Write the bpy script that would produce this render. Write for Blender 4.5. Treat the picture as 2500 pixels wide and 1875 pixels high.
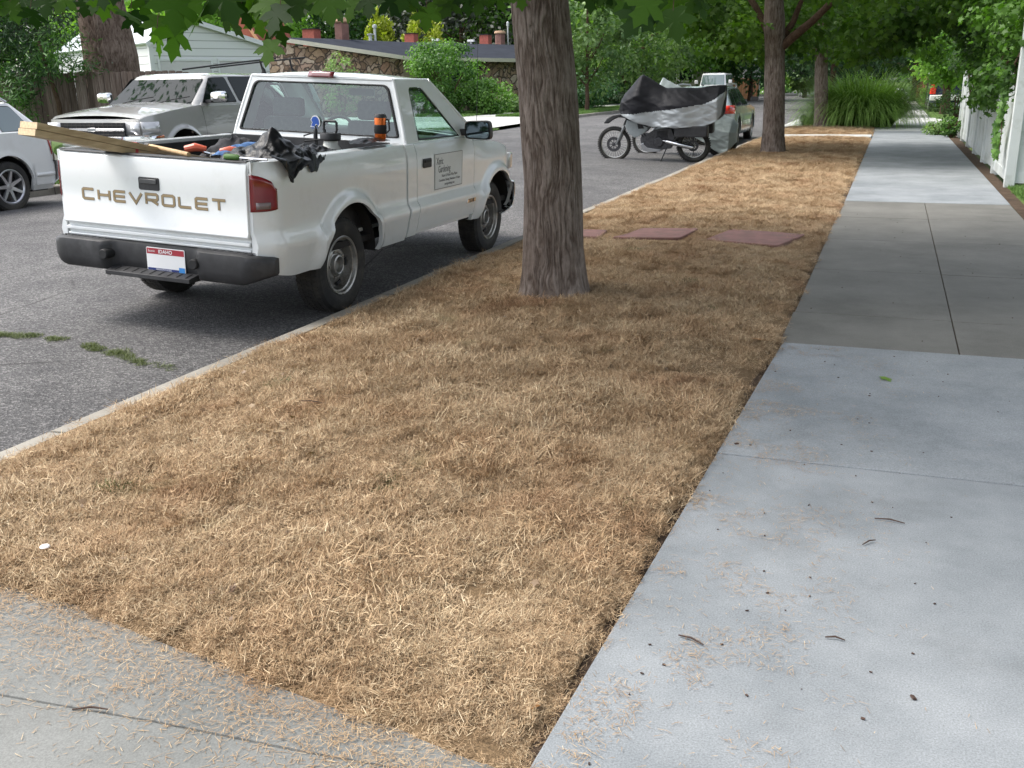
import bpy, bmesh, math, random
import numpy as np
from mathutils import Vector, Matrix
for o in list(bpy.data.objects): bpy.data.objects.remove(o)
SC = bpy.context.scene
COL = SC.collection
R = math.radians
# ---------------------------------------------------------------- camera
CAMH = 1.408; YAW = 0.36227; PITCH = 0.29492; ROLL = -0.0150
cam = bpy.data.cameras.new('camera'); camo = bpy.data.objects.new('camera', cam); COL.objects.link(camo)
cam.sensor_width = 36; cam.lens = 2395.96/2500*36; cam.clip_end = 2000; cam.clip_start = .02
camo.matrix_world = (Matrix.Translation((0, 0, CAMH)) @ Matrix.Rotation(YAW, 4, 'Z') @
                     Matrix.Rotation(math.pi/2-PITCH, 4, 'X') @ Matrix.Rotation(ROLL, 4, 'Z'))
SC.camera = camo
# ---------------------------------------------------------------- light
SUN_EL, SUN_AZ = R(58), R(255)      # azimuth clockwise from +Y
w = bpy.data.worlds.new("World"); SC.world = w; w.use_nodes = True
nt = w.node_tree; nt.nodes.clear()
sky = nt.nodes.new('ShaderNodeTexSky'); sky.sky_type = 'NISHITA'; sky.sun_disc = False
sky.sun_elevation = SUN_EL; sky.sun_rotation = SUN_AZ; sky.air_density = 1.0; sky.dust_density = 3.0; sky.ozone_density = 1.0
hs = nt.nodes.new('ShaderNodeHueSaturation'); hs.inputs['Saturation'].default_value = .42
bg = nt.nodes.new('ShaderNodeBackground'); bg.inputs[1].default_value = .15
wo = nt.nodes.new('ShaderNodeOutputWorld')
nt.links.new(sky.outputs[0], hs.inputs['Color']); nt.links.new(hs.outputs[0], bg.inputs[0]); nt.links.new(bg.outputs[0], wo.inputs[0])
sl = bpy.data.lights.new('sun', 'SUN'); sl.energy = 1.25; sl.angle = R(26); sl.color = (1, .96, .9)
so = bpy.data.objects.new('sun', sl); COL.objects.link(so)
sd = Vector((math.sin(SUN_AZ)*math.cos(SUN_EL), math.cos(SUN_AZ)*math.cos(SUN_EL), math.sin(SUN_EL)))
so.rotation_euler = sd.to_track_quat('Z', 'Y').to_euler()
SC.view_settings.view_transform = 'Standard'; SC.view_settings.look = 'None'
SC.view_settings.exposure = 1.42; SC.view_settings.gamma = 1
SC.view_settings.use_curve_mapping = False
SC.render.engine = 'CYCLES'
cy = SC.cycles; cy.max_bounces = 7; cy.diffuse_bounces = 3; cy.glossy_bounces = 3; cy.transmission_bounces = 5
cy.transparent_max_bounces = 8; cy.use_denoising = True; cy.caustics_reflective = False; cy.caustics_refractive = False
cy.sample_clamp_indirect = 4
# ---------------------------------------------------------------- noise
def _h(ix, iy, iz, s):
    n = (ix*374761393 + iy*668265263 + iz*2147483647 + s*974711) & 0xffffffff
    n = ((n ^ (n >> 13))*1274126177) & 0xffffffff
    n = (n ^ (n >> 16)) & 0xffffffff
    return n/4294967295.0
def vn(x, y, z=0., s=0):
    x, y, z = np.broadcast_arrays(np.asarray(x, float), np.asarray(y, float), np.asarray(z, float))
    ix, iy, iz = [np.floor(v).astype(np.int64) for v in (x, y, z)]
    fx, fy, fz = x-ix, y-iy, z-iz
    fx, fy, fz = [v*v*(3-2*v) for v in (fx, fy, fz)]
    def c(a, b, d): return _h(ix+a, iy+b, iz+d, s)
    x00 = c(0,0,0)*(1-fx)+c(1,0,0)*fx; x10 = c(0,1,0)*(1-fx)+c(1,1,0)*fx
    x01 = c(0,0,1)*(1-fx)+c(1,0,1)*fx; x11 = c(0,1,1)*(1-fx)+c(1,1,1)*fx
    return (x00*(1-fy)+x10*fy)*(1-fz)+(x01*(1-fy)+x11*fy)*fz
def fbm(x, y, z=0., o=4, s=0):
    r = 0; a = .5; t = 0
    for i in range(o):
        r = r + a*vn(np.asarray(x)*2**i, np.asarray(y)*2**i, np.asarray(z)*2**i, s+i); t += a; a *= .5
    return r/t*2-1
# ---------------------------------------------------------------- materials
_m = {}
def ramp(nt, fac, stops):
    r = nt.nodes.new('ShaderNodeValToRGB'); e = r.color_ramp.elements
    while len(e) > 1: e.remove(e[-1])
    e[0].position = stops[0][0]; e[0].color = (*stops[0][1], 1)
    for p, c in stops[1:]:
        k = e.new(p); k.color = (*c, 1)
    nt.links.new(fac, r.inputs[0]); return r.outputs[0]
def noise(nt, co, scale, detail=4, rough=.55, sc=None):
    if sc:
        mp = nt.nodes.new('ShaderNodeMapping'); mp.inputs['Scale'].default_value = sc
        nt.links.new(co, mp.inputs[0]); co = mp.outputs[0]
    n = nt.nodes.new('ShaderNodeTexNoise'); n.inputs['Scale'].default_value = scale
    n.inputs['Detail'].default_value = detail; n.inputs['Roughness'].default_value = rough
    nt.links.new(co, n.inputs['Vector']); return n.outputs[0]
def vor(nt, co, scale, feature='F1', sc=None, out='Distance', rnd=1):
    if sc:
        mp = nt.nodes.new('ShaderNodeMapping'); mp.inputs['Scale'].default_value = sc
        nt.links.new(co, mp.inputs[0]); co = mp.outputs[0]
    n = nt.nodes.new('ShaderNodeTexVoronoi'); n.feature = feature; n.inputs['Scale'].default_value = scale
    n.inputs['Randomness'].default_value = rnd
    nt.links.new(co, n.inputs['Vector']); return n.outputs[out]
def mixc(nt, a, b, f, mode='MIX'):
    m = nt.nodes.new('ShaderNodeMix'); m.data_type = 'RGBA'; m.blend_type = mode
    if isinstance(f, (int, float)): m.inputs[0].default_value = f
    else: nt.links.new(f, m.inputs[0])
    for i, v in ((6, a), (7, b)):
        if isinstance(v, tuple): m.inputs[i].default_value = (*v, 1)
        else: nt.links.new(v, m.inputs[i])
    return m.outputs[2]
def newmat(name):
    m = bpy.data.materials.new(name); m.use_nodes = True; nt = m.node_tree
    return m, nt, nt.nodes['Principled BSDF']
def coord(nt, kind='Object'):
    if kind == 'World': return nt.nodes.new('ShaderNodeNewGeometry').outputs['Position']
    return nt.nodes.new('ShaderNodeTexCoord').outputs[kind]
def bump(nt, b, h, strength, dist, prev=None):
    n = nt.nodes.new('ShaderNodeBump'); n.inputs['Strength'].default_value = strength; n.inputs['Distance'].default_value = dist
    nt.links.new(h, n.inputs['Height'])
    if prev: nt.links.new(prev, n.inputs['Normal'])
    nt.links.new(n.outputs[0], b.inputs['Normal']); return n.outputs[0]
def M(name, col, rough=.6, metal=0., var=.12, vs=6., bs=0., bscale=40., bd=.01, coat=0., spec=.5, dirt=None, ds=2.):
    """plain procedural material: colour with noise variation, optional bump, dirt"""
    if name in _m: return _m[name]
    m, nt, b = newmat(name); co = coord(nt)
    lo = tuple(c*(1-var) for c in col); hi = tuple(min(1, c*(1+var)) for c in col)
    c = ramp(nt, noise(nt, co, vs), [(.3, lo), (.7, hi)])
    if dirt: 
        f = ramp(nt, noise(nt, co, ds, 6, .65), [(.5, (0,0,0)), (.72, (1,1,1))])
        c = mixc(nt, c, dirt, f)
    nt.links.new(c, b.inputs['Base Color'])
    b.inputs['Roughness'].default_value = rough; b.inputs['Metallic'].default_value = metal
    b.inputs['Specular IOR Level'].default_value = spec
    b.inputs['Coat Weight'].default_value = coat; b.inputs['Coat Roughness'].default_value = .05
    if bs: bump(nt, b, noise(nt, co, bscale, 5), bs, bd)
    _m[name] = m; return m
def leafmat(name, dark, light, trans=.35, scale=1.2):
    if name in _m: return _m[name]
    m, nt, b = newmat(name)
    at = nt.nodes.new('ShaderNodeAttribute'); at.attribute_name = 'tint'
    c = ramp(nt, at.outputs['Fac'], [(0, dark), (.6, tuple((a+b_)/2 for a, b_ in zip(dark, light))), (1, light)])
    nt.links.new(c, b.inputs['Base Color']); b.inputs['Roughness'].default_value = .5
    b.inputs['Specular IOR Level'].default_value = .35
    tr = nt.nodes.new('ShaderNodeBsdfTranslucent'); c2 = mixc(nt, c, (1.0, 1.25, .35), 1, 'MULTIPLY'); nt.links.new(c2, tr.inputs[0])
    mx = nt.nodes.new('ShaderNodeMixShader'); mx.inputs[0].default_value = trans
    nt.links.new(b.outputs[0], mx.inputs[1]); nt.links.new(tr.outputs[0], mx.inputs[2])
    nt.links.new(mx.outputs[0], nt.nodes['Material Output'].inputs[0])
    _m[name] = m; return m
def glass(name, tint=(.75, .85, .82), refl=1.0, dark=0.):
    if name in _m: return _m[name]
    m, nt, b = newmat(name); nt.nodes.remove(b)
    tr = nt.nodes.new('ShaderNodeBsdfTransparent'); tr.inputs[0].default_value = (*tint, 1)
    gl = nt.nodes.new('ShaderNodeBsdfGlossy'); gl.inputs['Roughness'].default_value = .02
    fr = nt.nodes.new('ShaderNodeFresnel'); fr.inputs[0].default_value = 1.6
    mx = nt.nodes.new('ShaderNodeMixShader')
    mt = nt.nodes.new('ShaderNodeMath'); mt.operation = 'MULTIPLY_ADD'; mt.inputs[1].default_value = 1.3*refl; mt.inputs[2].default_value = .03; mt.use_clamp = True
    nt.links.new(fr.outputs[0], mt.inputs[0]); nt.links.new(mt.outputs[0], mx.inputs[0])
    nt.links.new(tr.outputs[0], mx.inputs[1]); nt.links.new(gl.outputs[0], mx.inputs[2])
    nt.links.new(mx.outputs[0], nt.nodes['Material Output'].inputs[0])
    _m[name] = m; return m
# ---------------------------------------------------------------- mesh builder
class MB:
    def __init__(s): s.v = []; s.f = []; s.mi = []
    def add(s, vs, fs, mi=0):
        n = len(s.v); s.v += [tuple(map(float, p)) for p in vs]; s.f += [tuple(i+n for i in f) for f in fs]; s.mi += [mi]*len(fs); return s
    def box(s, x0, x1, y0, y1, z0, z1, mi=0, M_=None):
        vs = [Vector((x, y, z)) for z in (z0, z1) for y in (y0, y1) for x in (x0, x1)]
        if M_ is not None: vs = [M_ @ v for v in vs]
        return s.add(vs, [(0,2,3,1), (4,5,7,6), (0,1,5,4), (2,6,7,3), (0,4,6,2), (1,3,7,5)], mi)
    def bar(s, a, b, w, h, up=(0,0,1), mi=0):
        a, b = Vector(a), Vector(b); d = (b-a); L = d.length; d.normalize(); u = Vector(up)
        sx = d.cross(u); 
        if sx.length < 1e-4: sx = d.cross(Vector((1,0,0)))
        sx.normalize(); u = sx.cross(d)
        mt = Matrix((( *sx, 0), (*d, 0), (*u, 0), (0,0,0,1))).transposed(); mt.translation = a
        return s.box(-w/2, w/2, 0, L, -h/2, h/2, mi, mt)
    def tube(s, pts, r, n=8, cap=True, mi=0):
        pts = [Vector(p) for p in pts]; rs = r if isinstance(r, (list, tuple)) else [r]*len(pts)
        vs = []; fs = []; ref = None
        for i, p in enumerate(pts):
            d = (pts[min(i+1, len(pts)-1)]-pts[max(i-1, 0)]).normalized()
            if ref is None: ref = d.orthogonal().normalized()
            ref = (ref-d*ref.dot(d)).normalized(); q = d.cross(ref)
            for k in range(n):
                a = 2*math.pi*k/n; vs.append(p+(ref*math.cos(a)+q*math.sin(a))*rs[i])
        for i in range(len(pts)-1):
            for k in range(n): fs.append((i*n+k, i*n+(k+1)%n, (i+1)*n+(k+1)%n, (i+1)*n+k))
        if cap: fs += [tuple(range(n))[::-1], tuple((len(pts)-1)*n+k for k in range(n))]
        return s.add(vs, fs, mi)
    def lathe(s, prof, c=(0,0,0), axis='y', n=40, mi=0, close=False, a0=0, a1=2*math.pi):
        """prof: (r, t) t along axis"""
        vs = []; fs = []; full = abs(a1-a0-2*math.pi) < 1e-6; m = n if full else n+1
        for (r, t) in prof:
            for k in range(m):
                a = a0+(a1-a0)*k/n; ca, sa = math.cos(a)*r, math.sin(a)*r
                p = {'y': (ca, t, sa), 'z': (ca, sa, t), 'x': (t, ca, sa)}[axis]
                vs.append((p[0]+c[0], p[1]+c[1], p[2]+c[2]))
        L = len(prof)
        for i in range(L-1 if not close else L):
            for k in range(n):
                j = (i+1) % L; k2 = (k+1) % m
                fs.append((i*m+k, i*m+k2, j*m+k2, j*m+k))
        return s.add(vs, fs, mi)
    def prism(s, poly, h0, h1, axis='z', mi=0, M_=None):
        """poly 2D list extruded h0..h1 along axis; axis z:(x,y) y:(x,z) x:(y,z)"""
        def P(u, v, h): return {'z': (u, v, h), 'y': (u, h, v), 'x': (h, u, v)}[axis]
        n = len(poly); vs = [P(u, v, h0) for u, v in poly]+[P(u, v, h1) for u, v in poly]
        if M_ is not None: vs = [M_ @ Vector(v) for v in vs]
        fs = [tuple(range(n))[::-1], tuple(range(n, 2*n))]+[(i, (i+1) % n, n+(i+1) % n, n+i) for i in range(n)]
        return s.add(vs, fs, mi)
    def grid(s, P, mi=0, flip=False):
        """P: rows x cols of points"""
        a, b = len(P), len(P[0]); vs = [p for r_ in P for p in r_]; fs = []
        for i in range(a-1):
            for j in range(b-1):
                f = (i*b+j, i*b+j+1, (i+1)*b+j+1, (i+1)*b+j); fs.append(f[::-1] if flip else f)
        return s.add(vs, fs, mi)
    def ring(s, A, B, mi=0, flip=False):
        n = len(A); fs = [(i, (i+1) % n, n+(i+1) % n, n+i) for i in range(n)]
        if flip: fs = [f[::-1] for f in fs]
        return s.add(list(A)+list(B), fs, mi)
    def poly(s, A, mi=0): return s.add(A, [tuple(range(len(A)))], mi)
    def obj(s, name, mats, parent=None, smooth=35, bevel=0, seg=2, solid=0, weld=False, recalc=True, bang=40):
        me = bpy.data.meshes.new(name); me.from_pydata(s.v, [], s.f)
        mats = mats if isinstance(mats, (list, tuple)) else [mats]
        for m in mats: me.materials.append(m)
        if len(mats) > 1: me.polygons.foreach_set('material_index', s.mi)
        if weld or recalc:
            bm = bmesh.new(); bm.from_mesh(me)
            if weld: bmesh.ops.remove_doubles(bm, verts=bm.verts, dist=weld if isinstance(weld, float) else 1e-4)
            if recalc: bmesh.ops.recalc_face_normals(bm, faces=bm.faces)
            bm.to_mesh(me); bm.free()
        if smooth:
            me.polygons.foreach_set('use_smooth', [True]*len(me.polygons)); me.set_sharp_from_angle(angle=R(smooth))
        me.update()
        o = bpy.data.objects.new(name, me); COL.objects.link(o)
        if parent: o.parent = parent
        if solid:
            md = o.modifiers.new('solid', 'SOLIDIFY'); md.thickness = solid; md.offset = 0
        if bevel:
            md = o.modifiers.new('bevel', 'BEVEL'); md.width = bevel; md.segments = seg; md.limit_method = 'ANGLE'; md.angle_limit = R(bang)
            md.harden_normals = False
        return o
def tag(o, label=None, cat=None, group=None, kind=None):
    if label: o['label'] = label
    if cat: o['category'] = cat
    if group: o['group'] = group
    if kind: o['kind'] = kind
    return o
def thing(name, label, cat, loc=(0,0,0), rz=0, group=None):
    o = bpy.data.objects.new(name, None); COL.objects.link(o); o.location = loc; o.rotation_euler = (0, 0, rz); o.empty_display_size = .1
    return tag(o, label, cat, group)
def copy_tree(o, parent=None):
    c = o.copy(); COL.objects.link(c); c.parent = parent
    for ch in list(o.children): copy_tree(ch, c)
    return c
def npmesh(name, V, F, mats, parent=None, tint=None, mi=None, smooth=False):
    """V (n,3), F (m,k) numpy -> object, fast"""
    me = bpy.data.meshes.new(name); n = len(V); m, k = F.shape
    me.vertices.add(n); me.vertices.foreach_set('co', np.ascontiguousarray(V, dtype=np.float32).ravel())
    me.loops.add(m*k); me.loops.foreach_set('vertex_index', np.ascontiguousarray(F, dtype=np.int32).ravel())
    me.polygons.add(m); me.polygons.foreach_set('loop_start', np.arange(0, m*k, k, dtype=np.int32))
    me.polygons.foreach_set('loop_total', np.full(m, k, dtype=np.int32))
    for x in (mats if isinstance(mats, (list, tuple)) else [mats]): me.materials.append(x)
    if mi is not None: me.polygons.foreach_set('material_index', np.ascontiguousarray(mi, dtype=np.int32))
    if smooth: me.polygons.foreach_set('use_smooth', np.ones(m, dtype=bool))
    me.update(calc_edges=True)
    if tint is not None:
        a = me.attributes.new('tint', 'FLOAT', 'POINT'); a.data.foreach_set('value', np.ascontiguousarray(tint, dtype=np.float32))
    o = bpy.data.objects.new(name, me); COL.objects.link(o)
    if parent: o.parent = parent
    return o
def rquad(c, r, n=6):
    """rounded polygon: corners c (2D or 3D) -> list of points, n+1 per corner"""
    out = []; N = len(c)
    rr = r if isinstance(r, (list, tuple)) else [r]*N
    for i in range(N):
        p = Vector(c[i]); a = (Vector(c[i-1])-p); b = (Vector(c[(i+1) % N])-p)
        ra = min(rr[i], a.length*.49); rb = min(rr[i], b.length*.49)
        A = p+a.normalized()*ra; B = p+b.normalized()*rb
        for k in range(n+1):
            t = k/n; out.append(A*(1-t)**2+p*2*t*(1-t)+B*t*t)
    return out
def roadz(x):
    return -.13+.09*(1-((x+7.8)/4.45)**2) if -12.3 < x < -3.3 else -.13
# ================================================================ SETTING
def mat_asphalt():
    m, nt, b = newmat('asphalt'); co = coord(nt, 'World')
    base = ramp(nt, noise(nt, co, .35, 5, .6), [(.3, (.088,.086,.087)), (.7, (.135,.132,.131))])
    base = mixc(nt, base, ramp(nt, noise(nt, co, 1.7, 6, .7), [(.35, (.75,.75,.76)), (.65, (1.12,1.12,1.11))]), 1, 'MULTIPLY')
    v = vor(nt, co, 95, out='Color'); sp = nt.nodes.new('ShaderNodeSeparateColor'); nt.links.new(v, sp.inputs[0])
    st = ramp(nt, sp.outputs[0], [(0, (.35,.34,.33)), (.45, (.8,.8,.8)), (.75, (1.15,1.14,1.12)), (1, (2.2,2.15,2.1))])
    c = mixc(nt, base, st, .85, 'MULTIPLY')
    cr = ramp(nt, vor(nt, co, .55, 'DISTANCE_TO_EDGE', sc=(1, .5, 1)), [(0, (1,1,1)), (.006, (0,0,0))])
    gate = ramp(nt, noise(nt, co, .4, 2), [(.5, (0,0,0)), (.56, (1,1,1))])
    f = mixc(nt, cr, gate, 1, 'MULTIPLY'); c = mixc(nt, c, (.03,.028,.026), f)
    nt.links.new(c, b.inputs['Base Color']); b.inputs['Roughness'].default_value = .85; b.inputs['Specular IOR Level'].default_value = .35
    n1 = bump(nt, b, vor(nt, co, 95), .9, .006); bump(nt, b, noise(nt, co, 3, 4), .3, .02, n1)
    return m
def mat_concrete(name, lo, hi, sp=.5, stain=(.10,.095,.085), stf=.5, fleck=.25):
    m, nt, b = newmat(name); co = coord(nt, 'World')
    c = ramp(nt, noise(nt, co, 1.3, 8, .68), [(.34, lo), (.64, hi)])
    c = mixc(nt, c, stain, ramp(nt, noise(nt, co, 2.3, 8, .7), [(.54, (0,0,0)), (.85, (stf, stf, stf))]))
    fl = ramp(nt, noise(nt, co, 210, 3, .7), [(.3, (1-fleck,)*3), (.7, (1+fleck*.6,)*3)])
    c = mixc(nt, c, fl, 1, 'MULTIPLY')
    pit = ramp(nt, vor(nt, co, 26), [(0, (.45,.42,.4)), (.06, (1,1,1))])
    gate = ramp(nt, noise(nt, co, 9, 2), [(.55, (0,0,0)), (.6, (1,1,1))])
    c = mixc(nt, c, mixc(nt, c, pit, 1, 'MULTIPLY'), gate)
    nt.links.new(c, b.inputs['Base Color']); b.inputs['Roughness'].default_value = .82; b.inputs['Specular IOR Level'].default_value = .3
    bump(nt, b, noise(nt, co, 300, 2), .10, .001)
    return m
CN = mat_concrete('concrete_new', (.18,.197,.207), (.285,.302,.312), stf=.35, fleck=.35)
COd = mat_concrete('concrete_old', (.118,.115,.102), (.178,.173,.155), stf=.6)
CW = mat_concrete('concrete_walk', (.140,.144,.136), (.205,.209,.198), stf=.5)
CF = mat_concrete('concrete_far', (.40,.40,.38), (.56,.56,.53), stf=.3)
CK = mat_concrete('concrete_kerb', (.19,.175,.148), (.32,.298,.255), stf=.8)
_nt = CK.node_tree; _b = _nt.nodes['Principled BSDF']; _c = _b.inputs['Base Color'].links[0].from_socket
_s = _nt.nodes.new('ShaderNodeSeparateXYZ'); _nt.links.new(coord(_nt, 'World'), _s.inputs[0]); _m1 = _nt.nodes.new('ShaderNodeMath'); _m1.operation = 'MULTIPLY'; _m1.inputs[1].default_value = 1/3.05; _nt.links.new(_s.outputs[1], _m1.inputs[0])
_m2 = _nt.nodes.new('ShaderNodeMath'); _m2.operation = 'FRACT'; _nt.links.new(_m1.outputs[0], _m2.inputs[0])
_nt.links.new(mixc(_nt, (.03,.027,.022), _c, ramp(_nt, _m2.outputs[0], [(0,(0,0,0)),(.0035,(0,0,0)),(.005,(1,1,1))])), _b.inputs['Base Color'])
AS = mat_asphalt()
def mat_soil(name, a, b_, s=6):
    m, nt, b = newmat(name); co = coord(nt, 'World')
    c = ramp(nt, noise(nt, co, s, 8, .7), [(.3, a), (.7, b_)])
    c = mixc(nt, c, ramp(nt, noise(nt, co, 120, 4, .8), [(.3, (.5,.5,.5)), (.7, (1.5,1.45,1.4))]), 1, 'MULTIPLY')
    nt.links.new(c, b.inputs['Base Color']); b.inputs['Roughness'].default_value = .95; b.inputs['Specular IOR Level'].default_value = .1
    bump(nt, b, noise(nt, co, 45, 6, .7), .9, .02); return m
SO = mat_soil('soil', (.05,.036,.027), (.11,.08,.058))
TH = mat_soil('thatch', (.14,.095,.055), (.27,.19,.11), 3)
LW = mat_soil('lawn_base', (.06,.11,.03), (.13,.20,.06), 1.5)
GR = mat_soil('earth', (.07,.10,.035), (.12,.15,.06), .2)
# ground sheet
mb = MB(); mb.box(-700, 700, -200, 1200, -.9, -.35); tag(mb.obj('ground', GR, smooth=0), kind='structure')
# road with crown
OK_ = [(-12.3,-20), (-12.3,14), (-12.7,24), (-13.25,32), (-14.0,42), (-14.5,52), (-14.6,80), (-14.6,400)]
def okx(y):
    for (x0,y0),(x1,y1) in zip(OK_, OK_[1:]):
        if y <= y1: return x0+(x1-x0)*(y-y0)/(y1-y0)
    return OK_[-1][0]
P = []
for y in list(np.arange(-20, 60, 2.))+list(np.arange(60, 401, 20.)):
    xo = okx(y); row = []
    for i in range(19):
        x = -3.25+(xo-.1+3.25)*i/18; s = (x+3.25)/(xo+3.25)
        row.append((x, y, -.13+.36*.25*4*s*(1-s)))
    P.append(row)
tag(MB().grid(P).obj('road', AS), kind='structure')
# kerbs
def kerb(name, pts, sgn, w=.15, seg=3.0):
    """pts front edge polyline (x,y), sgn=+1 body on +x side"""
    mb = MB(); prof = [(0,-.3), (0.012,-.03), (.03,-.008), (.055,0.0), (w,.004), (w,-.3)]
    rows = []; ln = 0
    for (x0,y0),(x1,y1) in zip(pts, pts[1:]):
        L = math.hypot(x1-x0, y1-y0); n = max(1, int(L/.5)) if y0 < 70 else 2
        for i in range(n):
            t = i/n; yy = y0+(y1-y0)*t; wob = float(fbm(yy*.9, sgn*3.)) * .012
            rows.append([(x0+(x1-x0)*t+sgn*u+wob, yy, z+float(fbm(yy*1.7, 8+u))*.006) for u, z in prof])
    mb.grid(rows); return tag(mb.obj(name, CK, smooth=50), kind='structure')
kerb('kerb', [(-3.36,-10), (-3.36,32.2), (-3.3,33.3), (-3.0,34.4), (-2.4,35.2), (-1.5,35.6)], 1)
kerb('kerb', [(x, y) for x, y in OK_ if y < 33]+[(-13.25,32.5)], -1)
kerb('kerb', [(-14.4,45.5)]+[(x, y) for x, y in OK_ if y > 46], -1)
kerb('kerb', [(-3.36,42), (-3.36,400)], 1)
# lawns and beds on flat ground (sheets)
def sheet(name, polys, z, mat, kind='structure'):
    mb = MB()
    for p in polys: mb.poly([(x, y, z) for x, y in p])
    return tag(mb.obj(name, mat, smooth=0), kind=kind)
sheet('lawn', [[(-12.5,-20), (-30,-20), (-30,33), (-13.4,33), (-12.5,14)], [(-14.8,45.5), (-60,45.5), (-60,400), (-14.8,400)],
               [(1.4,-20), (60,-20), (60,15), (1.4,15)], [(-3.2,41.5), (-.5,41.5), (-.5,400), (-3.2,400)], [(1.4,41.5), (40,41.5), (40,400), (1.4,400)]], -.012, LW)
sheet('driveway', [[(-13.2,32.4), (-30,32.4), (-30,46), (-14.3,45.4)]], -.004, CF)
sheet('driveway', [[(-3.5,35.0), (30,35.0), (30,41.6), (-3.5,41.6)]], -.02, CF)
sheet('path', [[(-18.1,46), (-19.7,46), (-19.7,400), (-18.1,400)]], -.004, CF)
# sidewalk slabs
def slabs(name, lst, mat, th=.10, gap=.0028, bev=.006):
    mb = MB()
    for (x0,x1,y0,y1,z) in lst: mb.box(x0+gap, x1-gap, y0+gap, y1-gap, z-th, z)
    return tag(mb.obj(name, mat, smooth=0, bevel=bev, bang=60), kind='structure')
XL, XR = -.46, 1.38
def XE(y): return np.where(np.asarray(y) < 5.56, -.61+.0365*(np.asarray(y)-1.68), XL-.01)
mb = MB()
for y0, y1, x1, z in ((-6,-1.2,1.9,0), (-1.2,1.25,1.9,.001), (1.25,3.70,1.9,0), (3.70,5.56,XR+.25,.002)):
    g_ = .003; mb.prism([(float(XE(y0)), y0+g_), (x1, y0+g_+.012*(x1+.5)), (x1, y1-g_+.012*(x1+.5)), (float(XE(y1-.01)), y1-g_)], z-.1, z)
tag(mb.obj('sidewalk', CN, smooth=0, bevel=.005, bang=60), kind='structure')
slabs('sidewalk', [(XL-.03,.45,5.56,6.40,-.004), (.45,XR,5.56,6.40,-.006), (XL-.02,.45,6.40,8.0,-.003), (.45,XR,6.40,8.0,-.005),
                   (XL-.02,.45,8.0,9.65,-.004), (.45,XR,8.0,9.65,-.003), (XL-.02,.45,9.65,11.3,-.005), (.45,XR,9.65,11.3,-.004), (XL,.45,11.3,12.85,-.003), (.45,XR,11.3,12.85,-.004)], COd)
slabs('sidewalk', [(XL,XR,y,y+1.83,.001*(i%3)) for i, y in enumerate(np.arange(12.85, 31., 1.83))], CN)
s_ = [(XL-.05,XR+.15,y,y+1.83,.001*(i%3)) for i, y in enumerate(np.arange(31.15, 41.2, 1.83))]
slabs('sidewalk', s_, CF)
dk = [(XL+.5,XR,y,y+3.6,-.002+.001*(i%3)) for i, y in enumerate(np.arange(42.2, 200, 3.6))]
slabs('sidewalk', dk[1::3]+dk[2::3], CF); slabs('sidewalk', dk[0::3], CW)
slabs('path', [(-3.22,XL-.01,27.25,28.35,.042)], CF)
# foreground entrance walk, traced on the ground
mb = MB()
e1 = [(-3.28,2.05), (-2.41,1.965), (-2.05,1.915), (-1.47,1.81), (-1.03,1.735), (-.65,1.66), (-.60,1.655)]
e2 = [(-3.28,1.40), (-1.92,1.50), (-1.49,1.54), (-1.11,1.562), (-.84,1.585), (-.62,1.60)]
def strip(mb, a, b_, z, th=.1):
    n = len(a)+len(b_); p = a+b_[::-1]
    mb.prism(p, z-th, z)
strip(mb, [(x, y-.006) for x, y in e1], [(x, y+.004) for x, y in e2], -.001)
strip(mb, [(x, y-.004) for x, y in e2], [(-3.28,-3.0), (-.79,-3.0)], .003)
tag(mb.obj('path', CW, smooth=0, bevel=.006, bang=60), kind='structure')
# soil strips
sheet('soil', [[(-3.3,-3),(XR,-3),(XR,5.5),(XL,5.5),(XL,33),(-3.3,33)], [(XL,5.5),(XR,5.5),(XR,31),(XL,31)]], -.014, SO)
sheet('soil', [[(XR,5.56), (XR+.10,5.56), (XR+.16,15), (1.60,28.5), (1.5,31), (XR,31)]], -.006, SO)
# verge terrain
def wedge(x):  # near end of the grass as a function of x
    xs = [p[0] for p in e1]; ys = [p[1] for p in e1]; return np.interp(x, xs, ys)
def vz(x, y):
    t = np.clip((x+3.2)/2.74, 0, 1)
    z = .03*np.sin(np.pi*t)+.018*fbm(x*1.3, y*1.3, 0, 4, 5)+.012*fbm(x*4, y*4, 1, 3, 9)*np.minimum(1, np.sin(np.pi*t)*3)
    z = z-.035*np.clip((x-XE(y)+.09)/.09, 0, 1)-.012*np.clip((-3.1-x)/.1, 0, 1)+.012
    z = np.where(y < 4, z*np.clip((y-wedge(x)+.02)/.12, 0.05, 1), z)
    d = np.hypot(x+2.06, y-6.28); z = z+.025*np.exp(-(d/.42)**2)
    d = np.hypot(x+2.16, y-20.4); z = z+.07*np.exp(-(d/.45)**2)
    return z
def wedge(x):  # near end of the grass as a function of x
    xs = [p[0] for p in e1]; ys = [p[1] for p in e1]; return np.interp(x, xs, ys)
ys = np.concatenate([np.linspace(0, 1, 60)**1*6.0+1.6, np.linspace(7.6, 34.3, 240)[1:]])
xs = np.linspace(0, 1, 70)
V = []; 
for y in ys:
    for u in xs:
        x = -3.22+(float(XE(max(y,1.68)))-.028+3.22)*u; V.append((x, max(y, float(wedge(x))-.03), 0))
V = np.array(V); V[:,2] = vz(V[:,0], V[:,1]) - .004
nx = len(xs); ii = np.arange(len(ys)-1)[:,None]*nx+np.arange(nx-1)[None]; ii = ii.ravel()
F = np.stack([ii, ii+1, ii+nx+1, ii+nx], 1)
keep = ~((V[F].mean(1)[:,1] > 27.2) & (V[F].mean(1)[:,1] < 28.4)); F = F[keep]
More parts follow.
